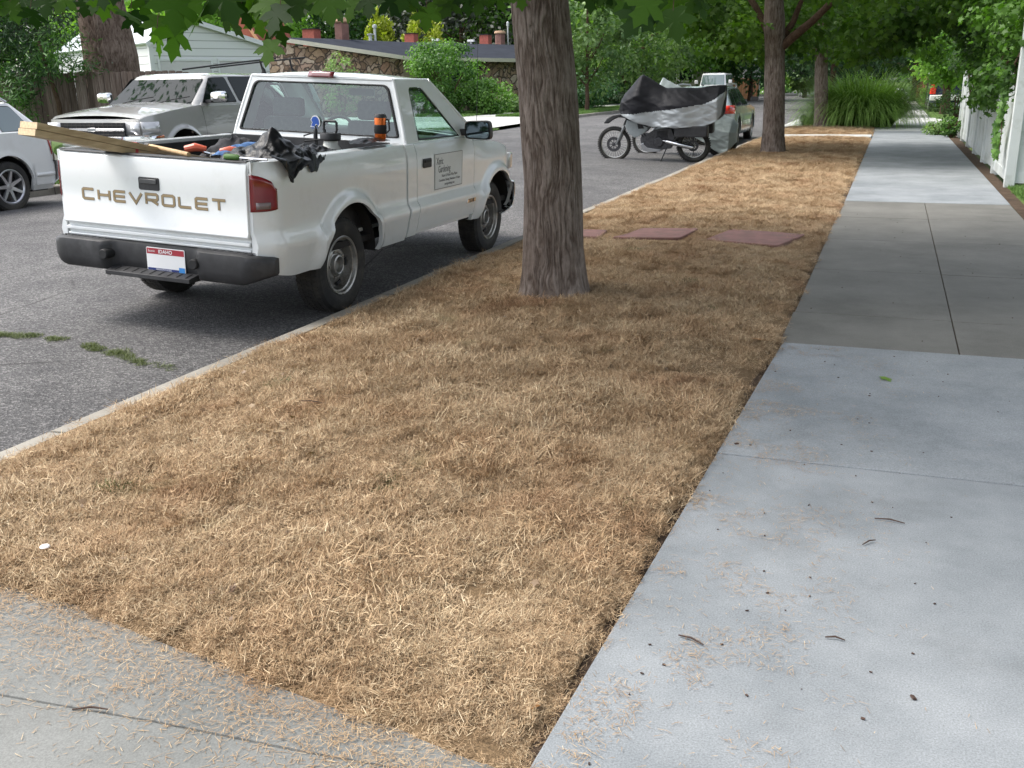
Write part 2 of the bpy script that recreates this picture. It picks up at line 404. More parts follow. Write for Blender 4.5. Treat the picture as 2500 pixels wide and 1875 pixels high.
cen = V[F].mean(1); F = F[~((cen[:,1] > 32.6) & (np.hypot(cen[:,0]+1.8, (cen[:,1]-32.6)) > 1.6))]
tag(npmesh('verge', V, F, TH, smooth=True), kind='structure')
# stepping stones
ST = M('red_sandstone', (.20,.10,.085), .85, var=.16, vs=9, bs=.3, bscale=60, bd=.004, dirt=(.13,.085,.065), ds=7)
for k, (c, lab) in enumerate([([(-2.95,8.78), (-2.46,8.84), (-2.50,9.30), (-2.98,9.24)], 'red flagstone in the dry grass, the one partly hidden behind the thick trunk'),
                    ([(-2.33,8.78), (-1.72,8.90), (-1.66,9.56), (-2.2,9.44), (-2.25,9.0)], 'red flagstone in the dry grass, middle of the row of three'),
                    ([(-1.5,8.98), (-.84,8.76), (-.66,9.52), (-1.37,9.70)], 'red flagstone in the dry grass, nearest to the sidewalk')]):
    mb = MB(); mb.prism([tuple(v[:2]) for v in rquad([(x, y) for x, y in c], .05, 3)], -.04, .026+.0*k)
    o = mb.obj('stepping_stone', ST, bevel=.008); tag(o, lab, 'paving stone', 'red stepping stones across the verge')
    c0 = np.mean(c, 0); z = float(vz(*c0)); o.location.z = z-.002
stones = [(-3.0,-2.44,8.76,9.30), (-2.3,-1.68,8.85,9.5), (-1.42,-.74,8.95,9.6)]
# ---------------------------------------------------------------- dry grass
def mat_straw():
    m, nt, b = newmat('straw'); co = coord(nt, 'World')
    at = nt.nodes.new('ShaderNodeAttribute'); at.attribute_name = 'tint'
    c = ramp(nt, at.outputs['Fac'], [(0, (.17,.113,.07)), (.3, (.30,.205,.125)), (.65, (.425,.31,.195)), (1, (.62,.505,.355))])
    big = ramp(nt, noise(nt, co, 1.6, 5, .65), [(.30, (.82,.68,.58)), (.44, (1.04,.98,.88)), (.58, (1.12,1.12,1.06)), (.72, (1.26,1.28,1.24))])
    c = mixc(nt, c, big, 1, 'MULTIPLY')
    g = ramp(nt, noise(nt, co, 2.7, 3, .5), [(.66, (0,0,0)), (.74, (.35,.35,.35))]); c = mixc(nt, c, (.22,.21,.10), g)
    nt.links.new(c, b.inputs['Base Color']); b.inputs['Roughness'].default_value = .7; b.inputs['Specular IOR Level'].default_value = .2
    return m
STRAW = mat_straw()
def blades(px, py, pz, ang, lean, L, W, curl, mat_name, name, tint, mat):
    """flat curved blades; arrays"""
    n = len(px); ts = np.array([0, .4, .75, 1.]); ws = np.array([1, .85, .55, .0])
    dx, dy = np.cos(ang), np.sin(ang); sx, sy = -dy, dx
    V = np.zeros((n, 7, 3)); 
    rx, rz = np.zeros(n), np.zeros(n); pr = 0
    col = 0
    for i, t in enumerate(ts):
        if i:
            el = lean - curl*(t+pr)/2
            st = (t-pr)*L; rx = rx+np.cos(el)*st; rz = rz+np.sin(el)*st
        pr = t
        X = px+dx*rx; Y = py+dy*rx; Z = pz+rz
        if i < 3:
            for sgn in (-1, 1):
                V[:, col, 0] = X+sgn*sx*W*ws[i]/2; V[:, col, 1] = Y+sgn*sy*W*ws[i]/2; V[:, col, 2] = Z; col += 1
        else: V[:, col, 0] = X; V[:, col, 1] = Y; V[:, col, 2] = Z
    b = np.arange(n)[:,None]*7
    F4 = np.concatenate([b+np.array([[0,1,3,2]]), b+np.array([[2,3,5,4]]), b+np.array([[4,5,6,6]])])
    # triangles
    T = np.concatenate([b+np.array([[0,1,3]]), b+np.array([[0,3,2]]), b+np.array([[2,3,5]]), b+np.array([[2,5,4]]), b+np.array([[4,5,6]])])
    return npmesh(name, V.reshape(-1,3), T, mat, tint=np.repeat(tint, 7), smooth=False)
rng = np.random.default_rng(7)
def tuft(k, nb, rad, Lm, W):
    r = rad*np.sqrt(rng.random(nb)); a = rng.random(nb)*6.283
    px, py = r*np.cos(a), r*np.sin(a)
    ang = rng.normal(0, 1.7, nb); 
    L = Lm*rng.uniform(.5, 1.35, nb)
    return blades(px, py, rng.uniform(-.012, .004, nb), ang, rng.uniform(.05, .95, nb), L, W*rng.uniform(.6, 1.3, nb), rng.uniform(-.3, 1.4, nb), '', 'straw_tuft_%d' % k, np.clip(rng.normal(.47, .30, nb), 0, 1), STRAW)
tcol = bpy.data.collections.new('straw_tufts')
def unl(o, c):
    COL.objects.unlink(o); c.objects.link(o)
for k in range(10): unl(tuft(k, 150, .075, .033, .0019), tcol)
def scatter(name, pts, rot, scl, coll, label=None, kind='stuff'):
    """points object with geometry nodes instancing the collection"""
    me = bpy.data.meshes.new(name); me.vertices.add(len(pts)); me.vertices.foreach_set('co', np.ascontiguousarray(pts, dtype=np.float32).ravel())
    a = me.attributes.new('rot', 'FLOAT_VECTOR', 'POINT'); a.data.foreach_set('vector', np.ascontiguousarray(rot, dtype=np.float32).ravel())
    a = me.attributes.new('scl', 'FLOAT', 'POINT'); a.data.foreach_set('value', np.ascontiguousarray(scl, dtype=np.float32))
    o = bpy.data.objects.new(name, me); COL.objects.link(o)
    ng = bpy.data.node_groups.new(name, 'GeometryNodeTree')
    ng.interface.new_socket('Geometry', in_out='INPUT', socket_type='NodeSocketGeometry'); ng.interface.new_socket('Geometry', in_out='OUTPUT', socket_type='NodeSocketGeometry')
    gi = ng.nodes.new('NodeGroupInput'); go = ng.nodes.new('NodeGroupOutput')
    ip = ng.nodes.new('GeometryNodeInstanceOnPoints'); ci = ng.nodes.new('GeometryNodeCollectionInfo'); ci.inputs['Collection'].default_value = coll
    ci.inputs['Separate Children'].default_value = True; ci.inputs['Reset Children'].default_value = True; ip.inputs['Pick Instance'].default_value = True
    r_ = ng.nodes.new('GeometryNodeInputNamedAttribute'); r_.data_type = 'FLOAT_VECTOR'; r_.inputs[0].default_value = 'rot'
    s2 = ng.nodes.new('GeometryNodeInputNamedAttribute'); s2.data_type = 'FLOAT'; s2.inputs[0].default_value = 'scl'
    ri = ng.nodes.new('FunctionNodeRandomValue'); ri.data_type = 'INT'
    [s for s in ri.inputs if s.name == 'Max' and s.type == 'INT'][0].default_value = len(coll.objects)-1
    L = ng.links.new
    L(gi.outputs[0], ip.inputs['Points']); L(ci.outputs[0], ip.inputs['Instance']); L(r_.outputs[0], ip.inputs['Rotation']); L(s2.outputs[0], ip.inputs['Scale'])
    L([s for s in ri.outputs if s.type == 'INT'][0], ip.inputs['Instance Index']); L(ip.outputs[0], go.inputs[0])
    md = o.modifiers.new('scatter', 'NODES'); md.node_group = ng
    return tag(o, label, None, None, kind)
def grass_pts(n, x0, x1, y0, y1):
    x = rng.uniform(x0, x1, n); y = rng.uniform(y0, y1, n); ok = y > wedge(x)-.005
    ok &= ~((y > 27.2) & (y < 28.4)); ok &= np.hypot(x+2.06, y-6.28) > .27+.05*fbm(x*5, y*5, 0, 2, 2); ok &= np.hypot(x+2.16, y-20.4) > .27
    ok &= ~((y > 32.4) & (np.hypot(x+1.8, y-32.4) > 1.5))
    for (a, b_, c, d) in stones: 
        e = .03*fbm(x*9, y*9, 3, 2)
        ok &= ~((x > a-.0+e) & (x < b_+.0+e) & (y > c-.10) & (y < d+.0+e))
    bare = fbm(x*7, y*7, 2, 3, 21)+.35*fbm(x*1.1, y*1.1, 4, 2, 3)
    ok &= (bare > -.42) | (rng.random(n) < .25)
    edge = np.clip((x-XE(y)+.07)/.09, 0, 1); ok &= rng.random(n) > edge*.45; ok &= (x < XE(y)-.012) & (x > -3.125+.03*fbm(y*6, 2, 0, 2, 7))
    return x[ok], y[ok]
def grass_layer(name, n, x0, x1, y0, y1, sc):
    x, y = grass_pts(n, x0, x1, y0, y1); m = len(x)
    fl = fbm(x*2.6, y*2.6, 0, 3, 33)*7+fbm(x*8, y*8, 0, 2, 14)*4.0
    rot = np.stack([rng.normal(0, .22, m), rng.normal(0, .22, m), fl+rng.normal(0, .8, m)], 1)
    z = vz(x, y); ln = fbm(x*2.2, y*2.2, 7, 3, 40)
    edge = 1-.35*np.clip((x-XE(y)+.2)/.2, 0, 1)
    return scatter(name, np.stack([x, y, z], 1), rot, sc*rng.uniform(.75, 1.2, m)*(1+.55*ln)*edge*(1-.3*np.exp(-((y-9.0)/.7)**2)), tcol)
g = grass_layer('dry_grass', 9500, -3.2, -.46, 1.6, 4.6, 1.0)
g2 = grass_layer('dry_grass', 17000, -3.2, -.46, 4.6, 13.0, 1.0)
g3 = grass_layer('dry_grass', 18000, -3.2, -.46, 13.0, 34.0, 1.2)
# ================================================================ VEGETATION
HR = [(.03,-.02), (.20,-.05), (.42,.03), (.33,.10), (.30,.20), (.48,.26), (.68,.50), (.49,.50), (.41,.57), (.22,.46), (.21,.60), (.31,.77), (.16,.79), (0,1.03)]
MAPLE = np.array([(0,.34)]+HR+[(-x, y) for x, y in HR[:-1][::-1]])
MF = np.array([(0, i, i+1) for i in range(1, len(MAPLE)-1)]+[(0, len(MAPLE)-1, 1)])
MZ = -.10*np.abs(MAPLE[:,0])**1.3-.10*(MAPLE[:,1]-.3)**2
SM = np.array([(0,-.05), (.45,.05), (.30,.22), (.62,.52), (.24,.50), (0,1.0), (-.24,.50), (-.62,.52), (-.30,.22), (-.45,.05)])
SF = np.array([(0,1,2), (0,2,9), (0,9,8), (2,3,4), (8,6,7), (2,4,8), (4,6,8), (4,5,6), (0,2,8)]); SF = np.array([(0,1,2), (0,2,8), (0,8,9), (2,3,4), (2,4,6), (2,6,8), (8,6,7), (4,5,6)])
DI = np.array([(0,0), (.28,.5), (0,1.), (-.28,.5)]); DF = np.array([(0,1,2), (0,2,3)])
LA = np.array([(0,0), (.09,.3), (.07,.7), (0,1.), (-.07,.7), (-.09,.3)]); LF = np.array([(0,1,5), (1,2,4), (1,4,5), (2,3,4)])
def leaves(name, P, N, S, mat, parent=None, tpl='maple', tint=None, roll=None, rg=rng, up=None):
    T, F = {'maple': (MAPLE, MF), 'small': (SM, SF), 'diamond': (DI, DF), 'lance': (LA, LF)}[tpl]
    n = len(P); N = N/np.linalg.norm(N, axis=1, keepdims=True)
    if up is None: up = rg.normal(size=(n, 3))+np.array([0, 0, -.6])
    U = up-(up*N).sum(1, keepdims=True)*N; U /= np.linalg.norm(U, axis=1, keepdims=True)+1e-9
    W = np.cross(U, N); z = MZ if tpl == 'maple' else -.12*T[:,0]**2-.08*(T[:,1]-.4)**2
    V = P[:,None]+S[:,None,None]*(W[:,None]*T[None,:,0:1]+U[:,None]*T[None,:,1:2]+N[:,None]*z[None,:,None])
    FF = (np.arange(n)*len(T))[:,None,None]+F[None]
    if tint is None: tint = np.clip(rg.normal(.5, .22, n), 0, 1)
    return npmesh(name, V.reshape(-1,3), FF.reshape(-1,3), mat, parent, tint=np.repeat(tint, len(T)))
def mat_bark(name, dark, mid, light, s=1., bs=1.):
    m, nt, b = newmat(name); co = coord(nt)
    f = noise(nt, co, 34*s, 6, .75, sc=(1, 1, .22)); f2 = noise(nt, co, 3*s, 4, .6)
    c = ramp(nt, f, [(.30, dark), (.45, mid), (.7, light)])
    c = mixc(nt, c, ramp(nt, f2, [(.35, (.72,.66,.62)), (.65, (1.15,1.12,1.1))]), 1, 'MULTIPLY')
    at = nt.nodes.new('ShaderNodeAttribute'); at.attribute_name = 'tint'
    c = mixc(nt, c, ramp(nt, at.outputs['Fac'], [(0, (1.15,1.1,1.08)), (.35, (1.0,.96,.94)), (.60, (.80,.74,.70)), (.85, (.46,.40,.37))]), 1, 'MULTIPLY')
    nt.links.new(c, b.inputs['Base Color']); b.inputs['Roughness'].default_value = .9; b.inputs['Specular IOR Level'].default_value = .15
    n1 = bump(nt, b, f, .9*bs, .02); bump(nt, b, noise(nt, co, 110*s, 4, .7, sc=(1,1,.4)), .6, .006, n1)
    return m
BK = mat_bark('maple_bark', (.10,.085,.074), (.185,.163,.146), (.28,.255,.234), 1.3)
BK2 = mat_bark('old_bark', (.08,.06,.05), (.17,.135,.115), (.25,.21,.185), .8)
BKS = mat_bark('limb_bark', (.04,.028,.02), (.08,.055,.04), (.13,.095,.07), 2)
def trunk(name, base, path, ra, mat, parent, nseg=72, ridge=.012, freq=9, seed=0, dz=.03, flare=.5):
    """displaced trunk; path list of (x,y,z) rel to parent, ra radii"""
    path = np.array(path, float); zz = path[:,2]; n = max(8, int((zz[-1]-zz[0])/dz)); Z = np.linspace(zz[0], zz[-1], n)
    X = np.interp(Z, zz, path[:,0]); Y = np.interp(Z, zz, path[:,1]); Ra = np.interp(Z, zz, ra)
    th = np.linspace(0, 2*np.pi, nseg, endpoint=False); TH_, ZZ = np.meshgrid(th, Z)
    warp = fbm(np.cos(TH_)*2.5, np.sin(TH_)*2.5, ZZ*3.0, 3, seed+3)
    a = TH_+warp*.30
    u = freq*np.cos(a), freq*np.sin(a)
    r1 = 1-np.abs(fbm(u[0], u[1], ZZ*3.4, 3, seed))*5.5; r1 = np.clip(r1, -.6, .8)+.5*fbm(u[0]*2.6, u[1]*2.6, ZZ*13, 3, seed+4)
    lump = fbm(np.cos(TH_)*1.2, np.sin(TH_)*1.2, ZZ*.8, 2, seed+7)
    low = np.exp(-(ZZ-Z[0])/.13); roots = low*(.42+np.sin(TH_*5+seed)*.13+.5*fbm(np.cos(TH_)*2, np.sin(TH_)*2, 0, 2, seed+9))*flare
    RR = Ra[:,None]*(1+.05*lump+roots)-ridge*np.clip(r1,-.4,1.2)*(1-.3*low)
    V = np.stack([X[:,None]+RR*np.cos(TH_), Y[:,None]+RR*np.sin(TH_), ZZ], -1).reshape(-1,3)
    i = np.arange(n-1)[:,None]*nseg; j = np.arange(nseg)[None]; k = (j+1) % nseg
    F = np.stack([i+j, i+k, i+nseg+k, i+nseg+j], -1).reshape(-1,4)
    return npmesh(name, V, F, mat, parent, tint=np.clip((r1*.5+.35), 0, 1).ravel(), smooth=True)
def clump_crown(name, parent, center, rad, nclump, nleaf, size, mat, tpl='small', cr=.5, seed=1, shell=.75, flat=.7, zmin=None, hole=0, droop=.0, avoid=None):
    """leaf clumps spread on/inside an ellipsoid; uneven outline"""
    rg = np.random.default_rng(seed); c = np.array(center, float); rad = np.array(rad, float)
    d = rg.normal(size=(nclump, 3)); d /= np.linalg.norm(d, axis=1, keepdims=True)
    k = shell+(1-shell)*rg.random(nclump)**.5-(rg.random(nclump) < .25)*rg.random(nclump)*.5
    k *= 1+.22*fbm(d[:,0]*2+seed, d[:,1]*2, d[:,2]*2, 3, seed)
    C = c+d*rad*k[:,None]; 
    if zmin is not None: C[:,2] = np.maximum(C[:,2], zmin+rg.random(nclump)*.5)
    if avoid is not None:
        q_ = avoid(C); C[q_,2] = c[2]+rg.random(q_.sum())*rad[2]*.8
    tone = np.clip(.5+.9*fbm(C[:,0]*.9, C[:,1]*.9, C[:,2]*.9, 2, seed+5), .05, .95)+rg.normal(0, .08, nclump)
    id_ = rg.integers(0, nclump, nleaf); o = rg.normal(size=(nleaf, 3)); o /= np.linalg.norm(o, axis=1, keepdims=True)
    rr = cr*rg.random(nleaf)**.4*(.7+.6*rg.random(nclump))[id_]
    o2 = o*rr[:,None]; o2[:,2] *= flat; o2[:,2] -= droop*np.hypot(o2[:,0], o2[:,1])
    P = C[id_]+o2
    N = o+np.array([0,0,.7])+rg.normal(0, .55, (nleaf, 3))
    S = size*rg.uniform(.65, 1.25, nleaf)
    t = np.clip(tone[id_]+rg.normal(0, .16, nleaf), 0, 1)
    return leaves(name, P, N, S, mat, parent, tpl, t, rg=rg), C
def limbs(parent, start, targets, r0, mat, rg, name='limbs', n=7):
    mb = MB()
    for t in targets:
        s = np.array(start[rg.integers(0, len(start))], float) if isinstance(start, list) else np.array(start, float)
        t = np.array(t, float); pts = []; rs = []
        for i in range(n):
            f = i/(n-1); p = s*(1-f)+t*f; p[2] += .12*np.linalg.norm(t-s)*math.sin(f*math.pi)*.6
            p += rg.normal(0, .03, 3)*np.linalg.norm(t-s)*(0 < i < n-1)*.5; pts.append(p); rs.append(max(.006, r0*(1-f)**.8*rg.uniform(.85, 1.1)))
        mb.tube(pts, rs, 6)
    return mb.obj(name, mat, parent, smooth=60)
LM = leafmat('maple_leaf', (.014,.040,.007), (.055,.125,.016), .34); LM.node_tree.nodes['Principled BSDF'].inputs['Specular IOR Level'].default_value = .15
LM2 = leafmat('maple_leaf_far', (.03,.075,.011), (.14,.26,.035), .45)
# ---- near street maple
t1 = thing('maple_tree', 'street maple with the thick furrowed trunk standing in the dry grass between pickup and sidewalk', 'tree', (-2.06, 6.28, 0), group='maples along the verge')
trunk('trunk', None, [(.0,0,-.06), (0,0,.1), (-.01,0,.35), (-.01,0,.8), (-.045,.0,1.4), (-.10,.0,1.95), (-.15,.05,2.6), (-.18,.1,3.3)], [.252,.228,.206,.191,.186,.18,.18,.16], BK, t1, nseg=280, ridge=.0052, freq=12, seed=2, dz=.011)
_, C1 = clump_crown('crown', t1, (.5, .2, 5.0), (4.6, 4.3, 2.6), 300, 24000, .14, LM, 'small', cr=.62, seed=4, shell=.5, zmin=2.35, flat=.55)
rg = np.random.default_rng(3)
limbs(t1, [(-.13,.05,2.5), (-.15,.1,3.1), (-.14,.08,2.8)], C1[rg.integers(0, len(C1), 26)], .085, BKS, rg)
LMN = leafmat('maple_leaf_near', (.012,.036,.006), (.085,.18,.02), .48); LMN.node_tree.nodes['Principled BSDF'].inputs['Specular IOR Level'].default_value = .2
HANG = [(-3.81, 3.79, 1.73, 0.119), (-4.03, 3.89, 1.78, 0.119), (-3.86, 3.96, 1.8, 0.119), (-3.77, 4.0, 1.81, 0.119), (-3.81, 4.16, 1.79, 0.119), (-3.38, 3.81, 1.77, 0.119), (-2.94, 3.39, 1.67, 0.119), (-3.37, 3.95, 1.71, 0.119), (-3.44, 4.12, 1.8, 0.119), (-2.88, 3.52, 1.6, 0.119), (-3.05, 3.75, 1.67, 0.119), (-2.04, 2.58, 1.55, 0.119), (-2.01, 2.55, 1.62, 0.133), (-2.14, 2.8, 1.65, 0.119), (-1.92, 2.58, 1.6, 0.121), (-2.19, 3.02, 1.62, 0.119), (-2.61, 3.66, 1.73, 0.119), (-2.56, 3.67, 1.7, 0.119), (-2.92, 4.29, 1.69, 0.119), (-2.49, 3.71, 1.73, 0.119), (-2.74, 4.17, 1.65, 0.119), (-2.43, 3.67, 1.55, 0.119), (-2.15, 3.25, 1.68, 0.119), (-1.98, 3.06, 1.63, 0.119), (-2.37, 3.75, 1.71, 0.119), (-2.34, 3.76, 1.73, 0.119), (-2.51, 4.13, 1.74, 0.119), (-1.95, 3.32, 1.68, 0.119), (-2.18, 3.81, 1.7, 0.119), (-2.33, 4.2, 1.75, 0.119), (-2.07, 3.86, 1.73, 0.119), (-2.13, 4.12, 1.74, 0.119), (-2.14, 4.27, 1.76, 0.119), (-2.07, 4.29, 1.72, 0.119), (-2.08, 4.44, 1.71, 0.119), (-2.09, 4.62, 1.77, 0.119), (-2.03, 4.64, 1.76, 0.119), (-1.97, 4.67, 1.79, 0.119), (-1.91, 4.7, 1.78, 0.119), (-1.85, 4.72, 1.79, 0.119), (-1.31, 4.92, 1.77, 0.119), (-1.09, 4.22, 1.69, 0.119), (-0.91, 3.72, 1.68, 0.119), (-0.82, 3.45, 1.6, 0.119), (-0.76, 3.32, 1.63, 0.119), (-0.95, 4.26, 1.64, 0.119), (-1.09, 5.0, 1.76, 0.119), (-0.74, 3.57, 1.6, 0.119), (-0.88, 4.3, 1.7, 0.119), (-1.02, 5.42, 1.8, 0.119), (-0.99, 5.42, 1.77, 0.119), (-0.96, 5.58, 1.81, 0.109), (-3.98, 3.93, 1.82, 0.119), (-4.07, 3.89, 1.82, 0.119), (-3.64, 4.05, 1.82, 0.119), (-2.48, 3.13, 1.72, 0.119), (-2.54, 3.69, 1.76, 0.119), (-2.27, 3.8, 1.75, 0.119), (-1.92, 3.93, 1.75, 0.119), (-1.9, 5.23, 1.84, 0.109), (-1.42, 4.89, 1.79, 0.119), (-1.35, 4.92, 1.79, 0.119)]
# drooping twigs with big leaves at head height
rg = np.random.default_rng(11); PP = []; NN = []; SS = []; TT = []; UU = []
mbt = MB()
for (x, y, z, s) in HANG:
    PP.append((x, y, z+s*.45)); NN.append((-x*.5+rg.normal(0,1.2), -y*.5+rg.normal(0,1.2), rg.normal(.9,.5))); SS.append(s); TT.append(rg.uniform(.0,.9)); UU.append((rg.normal(0,.3), rg.normal(0,.3), -1))
    for k in range(4):
        o = rg.normal(0, 1, 3)*np.array([.13,.13,.05]); zz = z+s*.45+.10+abs(o[2])+.06*k
        PP.append((x+o[0], y+o[1], zz)); NN.append((-x*.3+rg.normal(0,.7), -y*.3+rg.normal(0,.7), rg.normal(.7,.4)))
        SS.append(rg.uniform(.08,.13)); TT.append(rg.uniform(.1,.8)); UU.append((rg.normal(0,.5), rg.normal(0,.5), -.8))
    top = (x*.94-.02, y+.25+rg.normal(0,.1), z+.75)
    mbt.tube([(x, y, z+s*.4), (x+rg.normal(0,.03), y+.06, z+.25), top], [.0015,.003,.006], 5)
PP = np.array(PP)-np.array([-2.06,6.28,0])
_o = leaves('leaves', PP, np.array(NN), np.array(SS), LMN, t1, 'maple', np.array(TT), rg=rg, up=np.array(UU))
mbt.v = [(a+2.06, b-6.28, c) for a, b, c in mbt.v]
mbt.obj('limbs', BKS, t1)
# ---- second and third street maples
t2 = thing('maple_tree', 'street maple with a leaning side limb, standing beside the parked grey wagon', 'tree', (-2.16, 20.45, 0), group='maples along the verge')
trunk('trunk', None, [(0,0,-.06), (0,0,.1), (-.01,0,.5), (-.03,0,1.2), (-.08,0,2.0), (-.12,0,2.5), (-.18,0,3.3), (-.3,0,4.4)], [.28,.23,.205,.195,.185,.20,.14,.09], BK, t2, nseg=150, ridge=.007, freq=11, seed=12, dz=.03)
MBL = MB(); MBL.tube([(-.02,0,2.0), (.25,-.05,2.22), (.6,-.1,2.5), (1.0,-.1,2.9), (1.6,0,3.5)], [.10,.085,.07,.06,.035], 9)
MBL.tube([(-.02,.05,2.1), (.22,.1,2.5), (.45,.15,3.2)], [.08,.06,.03], 8); MBL.tube([(-.15,0,2.2), (-.5,.1,2.8), (-1.1,0,3.6)], [.08,.06,.03], 8)
MBL.obj('limb', BKS, t2, smooth=60)
_, C2 = clump_crown('crown', t2, (.45,.3,4.4), (4.0,3.6,2.9), 380, 30000, .13, LM2, 'small', cr=.55, seed=8, shell=.70, zmin=1.85, flat=.6, avoid=lambda C: (C[:,1] < .4) & (C[:,0] > -.45) & (C[:,0] < 1.25) & (C[:,2] < 2.9))
t3 = thing('maple_tree', 'street maple with the slimmest trunk, standing in front of the ornamental grass clump', 'tree', (-2.07, 32.9, 0), group='maples along the verge')
trunk('trunk', None, [(0,0,-.06), (0,0,.1), (-.02,0,.5), (-.08,0,1.3), (-.14,0,2.2), (-.16,0,3.0), (-.2,0,4.5)], [.24,.215,.205,.20,.18,.15,.08], BK, t3, nseg=80, ridge=.008, freq=9, seed=22, dz=.04, flare=.3)
clump_crown('crown', t3, (.6,.3,4.6), (4.3,3.9,2.9), 300, 19000, .16, LM2, 'small', cr=.7, seed=18, shell=.7, zmin=2.2, flat=.6)
# ---- generic trees
FOL = {
 'shade': leafmat('leaf_shade', (.014,.045,.012), (.085,.19,.04), .3),
 'mid': leafmat('leaf_mid', (.04,.105,.022), (.20,.37,.08), .42),
 'bright': leafmat('leaf_bright', (.09,.20,.035), (.32,.52,.10), .45),
 'dark': leafmat('leaf_dark', (.012,.034,.014), (.05,.11,.038), .24),
 'grey': leafmat('leaf_grey', (.07,.14,.045), (.26,.37,.15), .4),
 'plum': leafmat('leaf_plum', (.014,.020,.014), (.055,.07,.045), .2),
 'yellow': leafmat('leaf_yellow', (.16,.20,.02), (.48,.52,.06), .3),
 'blue': leafmat('leaf_blue', (.035,.09,.042), (.14,.27,.13), .36),
 'vine': leafmat('leaf_vine', (.014,.045,.008), (.10,.21,.03), .38)}
TI = [0]
def tree(label, x, y, h, r, kind='mid', zb=None, tr=.18, nleaf=3600, size=None, nclump=90, cat='tree', name='broadleaf_tree', group='trees behind the houses and along the street', rz=None, shell=.75, vis=True, lean=0):
    TI[0] += 1; sd = TI[0]*13; d = math.hypot(x, y); size = size or max(.12, d*.0050); zb = h*.10 if zb is None else zb*.8
    t = thing(name, label, cat, (x, y, 0), group=group); rg = np.random.default_rng(sd)
    cz = (zb+h)/2; rz = rz or (h-zb)/2
    mb = MB(); mb.tube([(0,0,-.1), (.03,0,zb*.5), (lean*.5,0,zb), (lean,0,cz), (lean*1.2,0,cz+rz*.6)], [tr*1.25,tr,tr*.85,tr*.6,tr*.2], 10)
    for k in range(6):
        a = rg.random()*6.28; q = rg.uniform(.5,.8)*r; z0 = zb+(cz-zb)*rg.random()
        mb.tube([(lean*.7,0,z0), (q*.5*math.cos(a), q*.5*math.sin(a), z0+.5*rz*.5), (q*math.cos(a), q*math.sin(a), z0+rz*.6)], [tr*.45,tr*.28,tr*.08], 6)
    mb.obj('trunk', BKS, t, smooth=60)
    clump_crown('crown', t, (lean,0,cz), (r, r, rz), nclump, nleaf, size, FOL[kind], 'diamond', cr=r*.30, seed=sd, shell=shell, flat=.75)
    return t
# left: overhanging shrub on the wooden fence, big old trunk
bt = thing('old_tree', 'massive old tree trunk rising behind the weathered board fence', 'tree', (-17.12, 19.2, 0))
trunk('trunk', None, [(0,0,-.1), (0,0,1.0), (.02,0,2.2), (-.08,0,3.2), (-.2,0,4.5), (-.3,0,7)], [.80,.66,.60,.53,.48,.42], BK2, bt, nseg=260, ridge=.011, freq=26, seed=31, dz=.03)
clump_crown('crown', bt, (-.3,1,9.0), (6.5,5.5,4), 120, 4200, .26, FOL['mid'], 'diamond', cr=1.3, seed=77, shell=.6)
bs = thing('overhanging_shrub', 'dark leafy shrub spilling over the weathered board fence beside the old trunk', 'shrub', (-16.15, 15.85, 0))
rg = np.random.default_rng(5); MB().tube([(0,.6,0), (.1,.5,1.2), (0,.3,2.4)], [.07,.05,.03], 7).obj('stem', BKS, bs)
def boxcloud(name, parent, boxes, n, size, mat, tpl='lance', seed=1, cl=.22, tone=1.1):
    """leaf clumps filling irregular boxes (x0,x1,y0,y1,z0,z1,weight)"""
    rg = np.random.default_rng(seed); wts = np.array([b[6] for b in boxes], float); wts /= wts.sum()
    nc = n//45+3; ids = rg.choice(len(boxes), nc, p=wts); B = np.array([b[:6] for b in boxes], float)[ids]; u = rg.random((nc, 3))
    C = np.stack([B[:,0]+(B[:,1]-B[:,0])*u[:,0], B[:,2]+(B[:,3]-B[:,2])*u[:,1], B[:,4]+(B[:,5]-B[:,4])*u[:,2]], 1)
    i = rg.integers(0, nc, n); o = rg.normal(size=(n, 3)); P = C[i]+o*cl*np.array([1,1,.7])*.5
    N = o+np.array([0,0,.8])+rg.normal(0,.5,(n,3)); t = np.clip(.5+tone*fbm(C[:,0]*1.5, C[:,1]*1.5, C[:,2]*1.5, 2, seed), 0, 1)[i]
    return leaves(name, P, N, size*rg.uniform(.6,1.3,n), mat, parent, tpl, np.clip(t+rg.normal(0,.15,n), 0, 1), rg=rg)
boxcloud('foliage', bs, [(-3.2,.5,-.3,1.2,1.75,2.6,5), (-3.2,-.2,-.4,1.4,2.4,3.6,5), (-.5,.95,-.1,1.,1.8,2.15,1.2), (-.45,.12,-.45,-.1,1.2,1.9,1.1), (-.15,.12,-.45,-.15,.75,1.4,.6), (-3.,-1,-.4,1,3.4,4.4,3)], 12000, .13, FOL['shade'], 'lance', 6, .34)
clump_crown('crown', bs, (-1.9,.8,3.6), (2.3,1.3,1.6), 110, 9000, .15, FOL['plum'], 'lance', cr=.45, seed=9)
